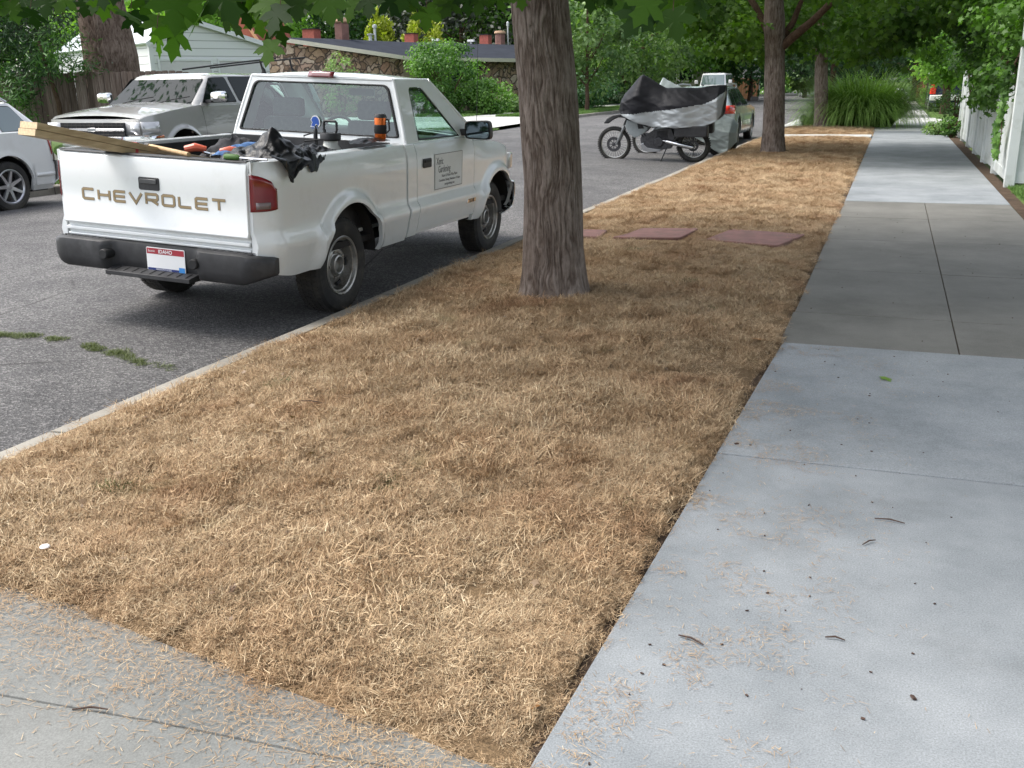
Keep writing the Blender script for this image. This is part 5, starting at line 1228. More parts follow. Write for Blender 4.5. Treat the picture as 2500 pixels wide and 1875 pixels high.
    endwin('windshield', .06, .9, .90, True); endwin('rear_window', s.get('rw0',.08), .88, .86, False)
    mb = MB(); mb.box(x0+.15, x1-.2, -hw+.12, hw-.12, zc-.02, zc+.2)
    for cx, cz in arches: mb.lathe([(ar, -hw+.06), (ar, hw-.06)], (cx,0,cz), 'y', 20, a0=0, a1=math.pi)
    mb.obj('underbody', BLK, t)
    for x in (0, wb_):
        for sg in (1,-1): wheel(t, x, sg*(hw-.115), sg, r, s.get('ww',.2), s.get('rim', r*.66), s.get('spokes', 5), rm=s.get('rimmat', ALLOY))
    # seams
    mb = MB()
    for x, za, zz_ in s.get('seams', []):
        for sg in (1,-1): mb.grid([[(x-.003, sg*(Wg(x,z)+.0015), z), (x+.003, sg*(Wg(x,z)+.0015), z)] for z in np.linspace(za, zz_, 10)])
    if mb.v: mb.obj('door_seam', BLK, t)
    t['_w'] = 0; del t['_w']
    return t, Wg
ALLOY = M('alloy_wheel', (.50,.50,.52), .3, .8)
m, nt, b = newmat('tinted_glass'); b.inputs['Base Color'].default_value = (.010,.015,.015,1); b.inputs['Roughness'].default_value = .04; b.inputs['Specular IOR Level'].default_value = .32; GLZ = m
m, nt, b = newmat('windshield_glass'); b.inputs['Base Color'].default_value = (.008,.012,.012,1); b.inputs['Roughness'].default_value = .03; b.inputs['Specular IOR Level'].default_value = .16; GLD2 = m
m, nt, b = newmat('light_glass'); b.inputs['Base Color'].default_value = (.10,.14,.14,1); b.inputs['Roughness'].default_value = .03; b.inputs['Specular IOR Level'].default_value = 1.0; b.inputs['Coat Weight'].default_value = 1; GLL = m
SILV = paint('pewter_paint', (.35,.345,.33), .4, rough=.3); WH2 = paint('wagon_white', (.74,.74,.73)); GGR = paint('grey_green_paint', (.30,.355,.385), .3, rough=.3); NAVY = paint('navy_paint', (.012,.018,.06), .3, rough=.3); WH3 = paint('fleet_white', (.75,.75,.75))
# silver SUV facing the camera
sv, Wv = gcar('parked_suv', 'silver four-door sport utility parked across the street facing the camera, with black roof bars', (-11.17, 15.83, -.12), -math.pi/2,
  dict(glass=GLD2, hw=.97, x0=-1.25, x1=3.80, wb=2.98, r=.385, ar=.47, az=.50, rc=.2, fc=.5, tf=.10, te=.08, clear=.36, flare=.035, rim=.22, endb=.05, crown=.05,
  top=[(-1.3,1.30),(2.2,1.32),(2.45,1.31),(2.6,1.30),(3.2,1.24),(3.7,1.17),(3.82,1.12)], gh=dict(zb=1.29,zt=1.755,xb0=-1.24,xb1=2.60,xt0=-1.08,xt1=1.97,tumble=.21),
  win=[[(2.36,1.35),(1.47,1.35),(1.60,1.725),(2.02,1.715)],[(1.38,1.36),(.50,1.37),(.50,1.735),(1.50,1.73)],[(.40,1.37),(-.95,1.39),(-.88,1.72),(.40,1.735)]],
  seams=[(2.42,.5,1.30),(1.42,.5,1.30),(.42,.75,1.30)]), SILV, 'car')
mb = MB(); mb.box(3.84,3.865,-.60,.60,.90,1.09); mb.obj('grille_opening', BLK, sv); mb = MB()
for k in range(4): mb.box(3.862,3.872,-.59,.59,.915+k*.045,.925+k*.045)
for k in range(14): mb.box(3.863,3.870,-.55+k*.084,-.542+k*.084,.905,1.085)
mb.obj('grille', DARKM, sv, smooth=0)
mb = MB(); mb.box(3.845,3.885,-.60,.60,.975,1.005); mb.box(3.85,3.89,-.07,.07,.965,1.015); mb.obj('grille_bar', CHROME, sv, bevel=.004)
P = []
for y in np.linspace(-1.0,1.0,33):
    e = abs(y); xf = 3.96-.28*max(0,(e-.5)/.5)**2.4; P.append([(xf-.14,y,.90),(xf,y,.89),(xf+.01,y,.80),(xf-.01,y,.68),(xf-.08,y,.55)])
bu = MB().grid(P).obj('front_bumper', CHROME, sv, smooth=50, solid=.01)
for sg in (1,-1):
    mb = MB(); mb.grid([[(x, sg*(Wv(x,z)+.006), z) for z in (.92,1.0,1.095)] for x in np.linspace(3.50,3.80,6)]); mb.grid([[(3.845-.00*u, sg*u, z) for z in (.92,1.0,1.095)] for u in (.60,.75,.86)]); mb.obj('headlight', CLR, sv, solid=.006)
    mb = MB(); mb.grid([[(x, sg*(Wv(x,z)+.008), z) for z in (.86,.90)] for x in np.linspace(3.45,3.78,4)]); mb.obj('turn_signal', AMB, sv, solid=.005)
    mo = MB(); P = [[(2.24+dx, sg*(1.13+u*s), 1.43+v*s) for u, v in [tuple(q[:2]) for q in rquad([(-.13,-.08),(.13,-.08),(.13,.085),(-.12,.085)], .05, 4)]] for dx, s in ((0,1.),(.05,1.),(.10,.8),(.12,.3))]
    for a, b in zip(P, P[1:]): mo.ring(a, b)
    mo.poly(P[-1]); mo.poly(P[0]); mi_ = mo.obj('mirror', CHROME, sv, smooth=50); MB().bar((2.24,sg*.88,1.36),(2.28,sg*1.03,1.37),.10,.05).obj('mirror_arm', BLKP, sv)
mb = MB()
for y in (-.45,.25): mb.tube([(2.66,y,1.345),(2.60,y+.25,1.40),(2.50,y+.5,1.44)], .009, 6)
mb.obj('wiper', BLK, sv)
mb = MB(); mb.prism([(2.55,1.322),(2.66,1.318),(2.66,1.330),(2.55,1.334)], -.72, .72, 'y'); mb.obj('cowl', BLKP, sv)
# roof bars and feet (car frame: x = 15.83-Y, y = X+11.17)
for a, b in (((2.37,.57,1.85),(-.27,.57,2.07)),((1.30,.30,1.89),(-1.5,.42,2.11))): MB().tube([a, tuple((np.array(a)+np.array(b))/2+np.array([0,0,.006])), b], .014, 8).obj('roof_bar', BLK, sv)
for x, y, z in ((.13,.56,2.03),(-1.02,.44,2.07)): MB().tube([(x,y,1.80),(x,y,1.86),(x+.02,y-.02,1.92),(x+.06,y-.02,z)], [.05,.035,.018,.020], 8).obj('rack_foot', BLK, sv)
# white wagon at the left edge
wg, Ww = gcar('parked_wagon', 'white station wagon cut off by the left edge of the photo, parked across the street', (-11.78, 10.1, -.11), -math.pi/2,
  dict(hw=.88, x0=-.86, x1=3.75, wb=2.66, r=.325, rim=.225, rc=.22, te=.10, clear=.24, top=[(-.9,1.02),(2.0,1.0),(2.3,.98),(3.3,.85),(3.75,.68)], gh=dict(zb=.99,zt=1.385,xb0=-.84,xb1=2.30,xt0=-.44,xt1=1.45,tumble=.27),
  win=[[(-.05,1.03),(-.56,1.05),(-.37,1.345),(-.05,1.36)],[(.02,1.03),(.02,1.36),(.80,1.36),(.86,1.02)],[(.93,1.02),(.88,1.36),(1.42,1.34),(1.95,1.02)]], seams=[(.9,.4,1.0),(0.45,.75,1.0)], spokes=7, glass=GLL), WH2, 'car')
for sg in (1,-1):
    mb = MB(); mb.grid([[(x, sg*(Ww(x,z)+.006), z) for z, x in ((.70,-.80+o_),(.82,-.775+o_),(.95,-.735+o_),(1.06,-.70+o_))] for o_ in (-.10,-.05,0,.03)]); mb.obj('tail_light', M('wagon_red_lens', (.40,.03,.025), .15, coat=1), wg, solid=.005)
    MB().tube([(1.35,sg*.60,1.395),(1.2,sg*.61,1.465),(.4,sg*.62,1.485),(-.22,sg*.61,1.475),(-.36,sg*.60,1.41)], .018, 8).obj('roof_rail', ALLOY, wg)
mb = MB(); P = []
for y in np.linspace(-.9,.9,25):
    e = abs(y)/.9; xb = -.98+.16*e**3; P.append([(-.80,y*.985,.62),(xb,y,.615),(xb-.01,y,.50),(xb+.02,y,.36),(-.7,y*.97,.30)])
mb.grid(P)
for sg in (1,-1): mb.grid([[(x, sg*(Ww(x,z)+.014), z) for z in (.31,.42,.52,.60)] for x in np.linspace(-.84,-.40,6)])
mb.obj('rear_bumper', WH2, wg, smooth=45)
mb = MB(); mb.grid([[(x, .0+(Ww(x,z)+.02), z) for z in (.42,.47)] for x in np.linspace(-.84,-.42,6)]); mb.grid([[(x, Ww(x,z)+.012, z) for z in (.46,.54)] for x in np.linspace(.42,2.26,8)]); mb.obj('side_moulding', WH2, wg, solid=.01)
# grey-green wagon seen from behind
aw, Wa = gcar('parked_wagon', 'grey-green station wagon with roof rails, parked at the kerb behind the covered motorcycles', (-4.57, 26.35, -.13), math.pi/2,
  dict(hw=.90, x0=-1.02, x1=3.6, wb=2.65, r=.325, rim=.225, rc=.35, te=.16, clear=.25, top=[(-1.1,.96),(2.1,.95),(2.35,.93),(3.2,.84),(3.6,.68)], gh=dict(zb=.94,zt=1.41,xb0=-1.0,xb1=2.35,xt0=-.72,xt1=1.4,tumble=.27),
  win=[[(-.12,.99),(-.70,1.01),(-.55,1.33),(-.12,1.37)],[(-.05,.98),(-.05,1.37),(.80,1.38),(.86,.98)],[(.94,.98),(.88,1.38),(1.38,1.36),(2.02,.98)]], seams=[(.9,.4,1.0),(.0,.7,1.0),(2.1,.4,.98)], spokes=7), GGR, 'car')
for sg in (1,-1):
    mb = MB(); mb.grid([[(x, sg*(Wa(x,z)+.006), z) for z in (.80,.90,1.0)] for x in np.linspace(-1.02,-.66,6)]); mb.grid([[(-1.09+.10*(u/.86)**2.2*.6, sg*u, z) for z in (.80,.90,1.0)] for u in (.48,.62,.74,.82)]); mb.obj('tail_light', M('bright_red_lens', (.62,.03,.02), .15, coat=1), aw, solid=.006)
    MB().tube([(1.35,sg*.60,1.43),(1.2,sg*.61,1.50),(.3,sg*.62,1.52),(-.52,sg*.61,1.50),(-.66,sg*.60,1.43)], .018, 8).obj('roof_rail', ALLOY, aw)
    P = [[(1.95+dx, sg*(1.0+u*s), 1.10+v*s) for u, v in [tuple(q[:2]) for q in rquad([(-.10,-.06),(.11,-.05),(.11,.06),(-.09,.075)], .04, 4)]] for dx, s in ((0,1.),(.05,1.),(.12,.4))]
    mo = MB(); [mo.ring(a, b) for a, b in zip(P, P[1:])]; mo.poly(P[0]); mo.poly(P[-1]); mo.obj('mirror', BLKP, aw, smooth=50)
MB().tube([(-.3,0,1.46),(-.38,0,1.52)], [.02,.008], 6).obj('roof_antenna', BLK, aw)
MB().box(-1.12,-1.10,-.26,.26,.72,.86).obj('licence_plate', PLW, aw)
# distant vehicles
ws, _ = gcar('parked_suv', 'boxy white sport utility seen over the roof of the grey-green wagon', (-11.2, 69.5, -.1), -math.pi/2,
  dict(hw=.93, x0=-1.1, x1=3.6, wb=2.8, r=.4, clear=.4, fc=.3, tf=.06, te=.06, top=[(-1.2,1.35),(2.2,1.35),(3.55,1.22)], gh=dict(zb=1.33,zt=2.08,xb0=-1.08,xb1=2.2,xt0=-1.0,xt1=1.85,tumble=.17),
  win=[[(2.0,1.42),(1.2,1.42),(1.2,1.98),(1.8,1.98)],[(1.1,1.42),(.2,1.42),(.2,1.98),(1.1,1.98)],[(.1,1.42),(-.9,1.42),(-.85,1.98),(.1,1.98)]], glass=GLL), WH3)
for sg in (1,-1): MB().box(1.95,2.05,min(sg*1.0,sg*1.22),max(sg*1.0,sg*1.22),1.45,1.68).obj('mirror', WH3, ws, bevel=.03)
fcx, _ = gcar('parked_car', 'pale green sedan parked far down the street between the tree trunks', (-8.1, 106, -.1), -math.pi/2+.15,
  dict(hw=.88, x0=-.95, x1=3.6, wb=2.7, r=.31, top=[(-.95,.92),(2.1,.95),(2.3,.93),(3.6,.72)], gh=dict(zb=.92,zt=1.38,xb0=-.6,xb1=2.3,xt0=.0,xt1=1.4,tumble=.28), win=[[(1.8,.99),(.9,.99),(.9,1.33),(1.3,1.33)],[(.8,.99),(-.2,.99),(.1,1.33),(.8,1.33)]], glass=GLL), paint('pale_green_paint', (.45,.52,.46), .3))
bp, Wb = gcar('parked_pickup', 'dark blue pickup with a red tail light beyond the white fence, half hidden', (2.43, 51.0, -.02), math.pi/2,
  dict(hw=.97, x0=-1.15, x1=4.2, wb=3.4, r=.38, clear=.42, rc=.15, te=.05, tf=.12, top=[(-1.2,1.30),(4.2,1.2)], gh=dict(zb=1.28,zt=1.78,xb0=1.0,xb1=2.8,xt0=1.1,xt1=2.2,tumble=.25), win=[[(1.2,1.36),(1.2,1.7),(2.0,1.7),(2.4,1.36)]]), NAVY, 'pickup')
for sg in (1,-1):
    mb = MB(); mb.grid([[(x, sg*(Wb(x,z)+.006), z) for z in (.80,1.0,1.22)] for x in (-1.15,-1.05)]); mb.box(-1.24,-1.18,min(sg*.72,sg*.92),max(sg*.72,sg*.92),.80,1.22); mb.obj('tail_light', M('bright_red_lens', (.62,.03,.02), .15, coat=1), bp)
MB().box(-1.36,-1.2,-.95,.95,.52,.76).obj('rear_bumper', M('white_bumper', (.7,.7,.68), .4), bp, bevel=.03)
# ================================================================ MOTORCYCLES (traced side profile, real depth)
def BP(px, py):   # zoomed pixel -> side plane metres (x toward the front wheel, z up), origin rear contact
    return ((1360-px)*.00251, (838-38*(1360-px)/660-py)*.00251)
RIM2 = M('spoked_rim', (.55,.54,.50), .3, .8); FORK = M('fork_grey', (.28,.29,.30), .35, .7); ENG = M('engine_metal', (.075,.075,.08), .45, .6, var=.3, vs=20); PLG = M('fairing_grey', (.30,.33,.34), .35)
def spoked(parent, x, z, r, w, y=0, disc=.12, n=28):
    mb = MB(); tr_ = w*.5
    mb.lathe([(r-tr_+tr_*math.cos(a), tr_*math.sin(a)) for a in np.linspace(0, 2*math.pi, 13)], (0,0,0), 'y', 48)
    for k in range(46):
        q = Matrix.Rotation(2*math.pi*k/46, 4, 'Y'); 
        for j in (-.55,0,.55): mb.box(r-.006, r+.006, (j-.18)*w*.8, (j+.18)*w*.8, -.012, .012, 0, q)
    t = mb.obj('wheel', TYRE, parent, smooth=50); t.location = (x, y, z)
    rm = MB(); rr = r-w*.92; rm.lathe([(rr+.014,-.02),(rr-.004,-.018),(rr-.010,-.006),(rr-.010,.006),(rr-.004,.018),(rr+.014,.02)], (0,0,0), 'y', 48, close=True); rm.obj('rim', RIM2, t, smooth=50)
    sp = MB()
    for k in range(n):
        a = 2*math.pi*k/n; b = a+(.35 if k % 2 else -.35); sg = 1 if k % 4 < 2 else -1
        sp.tube([(.03*math.cos(b), sg*.03, .03*math.sin(b)), ((rr)*math.cos(a), 0, (rr)*math.sin(a))], .0022, 4)
    sp.lathe([(0,-.045),(.028,-.045),(.022,0),(.028,.045),(0,.045)], (0,0,0), 'y', 16); sp.obj('spokes', RIM2, t)
    if disc:
        d = MB(); n_ = 24
        d.lathe([(disc,.048),(disc,.052),(disc*.62,.052),(disc*.62,.048)], (0,0,0), 'y', 36, close=True)
        for k in range(8): q = Matrix.Rotation(2*math.pi*k/8, 4, 'Y'); d.box(disc*.2, disc*.66, .048,.052,-.008,.008,0,q)
        d.lathe([(0,.056),(disc*.26,.056),(disc*.26,.045)], (0,0,0), 'y', 20); d.obj('brake_disc', ENG, t)
    return t
def sheetfold(x, z, sd): return .011*(1-2.6*abs(float(fbm(x*2.2+z*.8, z*7-x*3.4, sd, 2, 5))))+ .010*float(fbm(x*3.0, z*13+x*2.5, sd, 3, 5))+.003*float(fbm(x*9, z*9, sd+2, 2, 6))
BIKE = thing('motorcycle', 'dual-sport motorcycle with spoked wheels and side stand under a black and silver cover', 'motorcycle', (-3.68, 20.3, -.125), math.pi+.03, 'motorcycles parked at the kerb')
# local: x forward, y left; world forward is -X so left is -Y (towards the camera)
BIKE.rotation_euler = (R(-5), 0, math.pi-.02); BIKE.location.z = -.115
def bike_core(b, full=True):
    spoked(b, 1.665, .345, .348, .075, disc=.15); spoked(b, .02, .325, .335, .10, disc=.11)
    mb = MB()
    for sg in (1,-1): mb.tube([(1.60,sg*.085,.345),(1.52,sg*.085,.52),(1.42,sg*.085,.74)], [.022,.026,.026], 10)
    mb.obj('fork', FORK, b); mb = MB()
    for sg in (1,-1): mb.tube([(1.44,sg*.085,.72),(1.30,sg*.085,1.02)], .022, 10)
    mb.obj('fork_tube', BLK, b)
    if not full: return
    mb = MB(); mb.prism([BP(*q) for q in [(610,492),(640,452),(690,427),(780,420),(835,436),(850,490),(820,480),(785,458),(740,452),(690,468),(650,494)]], -.06, .06, 'y'); mb.obj('front_fender', BLKP, b, bevel=.02)
    for sg in (1,-1):      # radiator shroud
        pts = [BP(*q) for q in [(820,470),(900,500),(965,525),(1000,545),(965,580),(905,612),(880,612),(830,575),(805,520)]]
        MB().prism(pts, sg*.155-.012, sg*.155+.012, 'y').obj('side_fairing', PLG, b, bevel=.01)
        MB().prism([BP(*q) for q in [(905,500),(945,510),(965,545),(915,545)]], sg*.155-.015, sg*.155+.015, 'y').obj('fairing_vent', BLK, b)
    mb = MB()
    pts = [BP(*q) for q in [(940,620),(1040,560),(1180,560),(1210,640),(1150,720),(1000,725),(960,690)]]; mb.prism(pts, -.12, .12, 'y')
    for k in range(7): mb.prism([(x, z+.0) for x, z in [BP(1060,575+k*11), BP(1150,578+k*11), BP(1150,582+k*11), BP(1060,579+k*11)]], -.155, .155, 'y')
    c = BP(1080,660); mb.lathe([(0,.155),(.085,.155),(.10,.14),(.10,.1)], (c[0],0,c[1]), 'y', 24); c = BP(1165,690); mb.lathe([(0,.15),(.06,.15),(.07,.13),(.07,.1)], (c[0],0,c[1]), 'y', 20)
    mb.obj('engine', ENG, b, bevel=.008)
    mb = MB(); mb.prism([BP(*q) for q in [(925,672),(950,668),(985,700),(1100,722),(1090,738),(985,735),(945,715)]], -.13, .13, 'y'); mb.obj('skid_plate', M('skid_metal', (.40,.40,.41), .4, .7), b, bevel=.006)
    mb = MB()
    A_, B_ = BP(860,520), BP(1250,560); 
    for sg in (1,-1): mb.tube([(1.28,sg*.03,.95),(1.10,sg*.09,.60),(.92,sg*.10,.33),(.55,sg*.10,.30),(.45,sg*.10,.55),(.60,sg*.05,.85)], .016, 8); mb.tube([(.45,sg*.10,.36),(.02,sg*.085,.325)], [.026,.02], 8)
    mb.tube([(.5,0,.5),(.35,0,.72)], .035, 10); mb.obj('frame', BLKP, b)
    mb = MB(); p0, p1 = BP(1140,655), BP(1365,715); mb.tube([(p0[0]+.35,-.03,p0[1]+.03),(p0[0]+.12,.10,p0[1]+.02),(p0[0],.16,p0[1])], .022, 8); mb.tube([(p0[0],.17,p0[1]),(p0[0]-.03,.17,p0[1]-.005),(p1[0]+.03,.18,p1[1]),(p1[0],.18,p1[1])], [.03,.048,.045,.03], 14); mb.obj('exhaust', CHROME, b, smooth=50)
    mb = MB(); q0, q1 = BP(1150,700), BP(1105,836); mb.tube([(q0[0],.14,q0[1]),(q1[0],.30,-.005)], .011, 8); mb.box(q1[0]-.03,q1[0]+.03,.27,.33,-.008,.004); mb.obj('side_stand', BLK, b)
    mb = MB(); r0, r1 = BP(1488,560), BP(1225,640)
    for sg in (1,-1): mb.box(r0[0], r1[0], sg*.32-.10, sg*.32+.10, r1[1], r0[1]+.0)
    pn = mb
    MB().box(r0[0], r1[0], .18, .40, BP(1488,632)[1], BP(1488,545)[1]).obj('pannier', BLKP, b, bevel=.02); MB().box(r0[0], r1[0], -.40, -.18, BP(1488,632)[1], BP(1488,545)[1]).obj('pannier', BLKP, b, bevel=.02)
    MB().box(-.16,-.13,-.07,.07,.72,.80).obj('tail_light', RED, b, bevel=.01)
    MB().box(.1,.75,-.13,.13,.78,.86).obj('seat', BLK, b, bevel=.03)
bike_core(BIKE)
def cover(name, label, root_of, prof, hwf, mats, seam, sd, zoff=0, hem=.0):
    """prof: list of (x, ztop, zbot) ; cross-section dome with folds"""
    o = thing(name, label, 'cover', group='motorcycle covers'); o.matrix_world = root_of; n = 150; mrow = 60
    xs = np.linspace(prof[0][0], prof[-1][0], n); zt = np.interp(xs, [p[0] for p in prof], [p[1] for p in prof]); zb = np.interp(xs, [p[0] for p in prof], [p[2] for p in prof])
    P = []; ZB0 = []
    for i, x in enumerate(xs):
        e = min(1, (x-xs[0])/.12, (xs[-1]-x)/.16); e = max(0,e)**.5; row = []; hw = hwf(x)*(.15+.85*e); z0, z1 = zb[i], zt[i]
        for k in range(2*mrow+1):
            s = (k-mrow)/mrow; a = abs(s); sgn = -1 if s < 0 else 1
            zz = z1-(z1-z0)*a**1.35; yy = hw*min(1., (a*1.9)**.75)*(1+.10*a) if a < .53 else hw*(1+.10*a)
            f = sheetfold(x, zz, sd+sgn)*(.4+.9*a)+.012*math.sin(x*16+a*5+sd)*a*a
            ZB0.append(zz); row.append((x+f*.3, sgn*(yy+f)+.0, zz+f*.5+.012*float(fbm(x*6,s*3,sd,2))*(1-a)))
        P.append(row)
    mb = MB(); a, b = len(P), len(P[0]); vs = [p for r_ in P for p in r_]; mb.v = vs
    for i in range(a-1):
        for j in range(b-1):
            c = P[i][j]; mb.f.append((i*b+j, i*b+j+1, (i+1)*b+j+1, (i+1)*b+j)); mb.mi.append(0 if ZB0[i*b+j] > seam(xs[i]) else 1)
    return mb.obj('sheet', mats, o, smooth=75, solid=.004)
CVB = M('cover_black', (.010,.010,.013), .62, var=.15, vs=5, spec=.25, bs=.15, bscale=9, bd=.02); CVS = M('cover_silver', (.36,.38,.39), .42, .35, var=.08, vs=5, bs=.15, bscale=8, bd=.02); CVG = M('cover_pale', (.30,.345,.345), .5, .2, var=.08, bs=.3, bscale=10, bd=.02)
top_ = [(1600,262),(1540,258),(1400,262),(1250,258),(1130,252),(1080,225),(1020,190),(975,155),(937,128),(915,140),(870,190),(830,230),(790,270),(760,320),(748,365),(745,400)]
botm = [(1600,345),(1590,450),(1545,520),(1470,550),(1250,545),(1050,530),(930,490),(830,440),(790,420),(760,412),(745,402)]
T_ = [BP(*q) for q in top_]; B_ = [BP(*q) for q in botm]
prof = [(x, float(np.interp(x, [p[0] for p in T_], [p[1] for p in T_])), float(np.interp(x, [p[0] for p in B_], [p[1] for p in B_]))) for x in np.linspace(T_[0][0], T_[-1][0], 40)]
bpy.context.view_layer.update()
seamp = [BP(*q) for q in [(1600,300),(1545,345),(1460,378),(1260,395),(1050,410),(900,415),(790,415),(740,408)]]
cover('motorcycle_cover', 'black and silver fabric cover draped over the nearer motorcycle', BIKE.matrix_basis.copy(), prof, lambda x: .30+.10*math.exp(-((x-.3)/.4)**2)+.10*math.exp(-((x-1.15)/.25)**2), [CVB, CVS], lambda x: float(np.interp(x, [p[0] for p in seamp], [p[1] for p in seamp])), 1)
B2 = thing('motorcycle', 'second motorcycle farther back, hidden by a pale cover except for its wheels', 'motorcycle', (-3.42, 22.1, -.125), math.pi-.05, 'motorcycles parked at the kerb')
bike_core(B2, False); MB().box(.2,1.2,-.14,.14,.35,.8).obj('engine', ENG, B2, bevel=.04)
MB().tube([(.6,.12,.35),(.56,.25,0)], .012, 6).obj('side_stand', BLK, B2)
MB().tube([(-.15,0,.64),(.1,0,.72),(.25,0,.7)], .06, 8).obj('rear_fender', BLKP, B2)
cover('motorcycle_cover', 'pale grey-green fabric cover over the farther motorcycle, with one sharp peak', B2.matrix_basis.copy(), [(-.34,.66,.30),(-.24,.78,.14),(-.05,.85,.08),(.08,.92,.14),(.3,1.05,.30),(.6,1.28,.45),(.78,1.38,.5),(1.05,1.50,.55),(1.25,1.60,.6),(1.34,1.66,.62),(1.42,1.5,.65),(1.52,1.25,.7),(1.62,1.0,.8)], lambda x: .33+.12*math.exp(-((x-1.2)/.25)**2), [CVG, CVG], lambda x: -9, 7)
# ================================================================ FENCES
def mat_fence(name, lo, mid, hi):
    m, nt, b = newmat(name); co = coord(nt)
    f = noise(nt, co, 9, 6, .65, sc=(6,6,.35)); c = ramp(nt, f, [(.3, lo), (.5, mid), (.7, hi)])
    c = mixc(nt, c, ramp(nt, noise(nt, co, .9, 3, sc=(3,3,.6)), [(.4, (.75,.68,.62)), (.6, (1.15,1.1,1.08))]), 1, 'MULTIPLY')
    at = nt.nodes.new('ShaderNodeAttribute'); at.attribute_name = 'tint'; c = mixc(nt, c, ramp(nt, at.outputs['Fac'], [(0,(.6,.55,.52)),(1,(1.25,1.25,1.25))]), 1, 'MULTIPLY')
    nt.links.new(c, b.inputs['Base Color']); b.inputs['Roughness'].default_value = .9; bump(nt, b, f, .6, .01); return m
FW = mat_fence('weathered_wood', (.045,.029,.023), (.105,.08,.072), (.17,.15,.142)); FO = mat_fence('orange_wood', (.22,.11,.05), (.36,.20,.10), (.42,.26,.15))
def board_fence(name, label, a, b, h, bw, mat, seed=1, post_every=2.4):
    t = thing(name, label, 'fence', (a[0], a[1], 0)); d = Vector((b[0]-a[0], b[1]-a[1], 0)); L = d.length; ang = math.atan2(d.y, d.x); t.rotation_euler = (0,0,ang); rg = np.random.default_rng(seed)
    V = []; F = []; tn = []; x = 0
    while x < L:
        w_ = bw*rg.uniform(.9,1.08); z = h+rg.normal(0,.012); y = rg.normal(0,.005); g = .006; l = rg.normal(0,.006)
        k = len(V); c = .02
        p = [(x+g,-.02),(x+w_-g,-.02)]
        prof_ = [(x+g,0),(x+g+l,z-c),(x+g+c+l,z),(x+w_-g-c+l,z),(x+w_-g+l,z-c),(x+w_-g,0)]
        for yy in (y-.022, y): V += [(px, yy, pz) for px, pz in prof_]
        n = 6; F += [tuple(k+i for i in range(n)), tuple(k+n+i for i in range(n))[::-1]]+[(k+i, k+n+i, k+n+(i+1)%n, k+(i+1)%n) for i in range(n)]
        tn += [rg.random()]*12; x += w_
    me = bpy.data.meshes.new('boards'); me.from_pydata(V, [], F); me.materials.append(mat); a_t = me.attributes.new('tint','FLOAT','POINT'); a_t.data.foreach_set('value', tn); o = bpy.data.objects.new('boards', me); COL.objects.link(o); o.parent = t
    for z in (.35, h-.35): MB().box(0,L,.001,.04,z-.045,z+.045).obj('rail', mat, t)
    for k in range(int(L/post_every)+1): MB().box(k*post_every,k*post_every+.09,.04,.13,0,h-.05).obj('post', mat, t)
    return t
board_fence('board_fence', 'weathered brown board fence behind the parked wagon and silver car', (-24, 15.9), (-13.1, 16.8), 1.80, .145, FW, 4)
board_fence('board_fence', 'distant orange board fence seen beside the second maple trunk', (-14.5, 92), (-11.3, 92), 1.75, .2, FO, 5)
board_fence('board_fence', 'distant brown board fence along the right of the far sidewalk', (1.72, 57), (1.72, 92), 1.55, .2, FO, 6, 5)
for yy, lab in ((52.5,'grey gate post beside the far sidewalk, the nearer one'), (56.6,'brown gate post beside the far sidewalk, the farther one')):
    t = thing('gate_post', lab, 'post', (1.60, yy, 0), group='gate posts by the far sidewalk'); MB().box(-.10,.10,-.1,.1,0,1.6).obj('shaft', mat_fence('grey_post', (.16,.13,.10), (.22,.18,.145), (.28,.24,.2)), t, bevel=.01); MB().prism([(-.13,1.6),(.13,1.6),(.0,1.68)], -.13, .13, 'y').obj('cap', FO, t)
# white vinyl fence
VN = M('white_vinyl', (.60,.63,.62), .45, var=.05, vs=2, dirt=(.33,.36,.31), ds=2.2)
vf = thing('vinyl_fence', 'white vinyl privacy fence along the right side of the sidewalk', 'fence', (0,0,0))
py_ = [15.05, 17.3, 19.6, 21.9, 24.2, 26.5, 28.3]
for k, y in enumerate(py_):
    x = 1.56+.015*k; h = 2.15 if k == 0 else 1.56; MB().box(x-.065,x+.065,y-.065,y+.065,-.03,h).obj('post', VN, vf, bevel=.008)
    mb = MB(); mb.prism([(x-.08,h),(x+.08,h),(x+.08,h+.02),(x,h+.06),(x-.08,h+.02)], y-.08, y+.08, 'y'); mb.obj('post_cap', VN, vf)
    if k < len(py_)-1:
        mb = MB(); y1 = py_[k+1]; mb.box(x-.02,x+.02,y+.065,y1-.065,.05,.19); mb.box(x-.02,x+.02,y+.065,y1-.065,1.37,1.48); n = 12
        for j in range(n): a = y+.065+(y1-y-.13)*j/n; mb.box(x-.012,x+.012,a+.003,a+(y1-y-.13)/n-.003,.19,1.37)
        mb.obj('panel', VN, vf)
mb = MB(); mb.box(1.625,4.2,15.02,15.08,.05,.19); mb.box(1.625,4.2,15.02,15.08,1.85,1.95); mb.box(1.625,4.2,15.02,15.08,1.0,1.07)
for j in range(16): mb.box(1.63+j*.16,1.785+j*.16,15.035,15.065,.19,1.85)
mb.obj('panel', VN, vf)
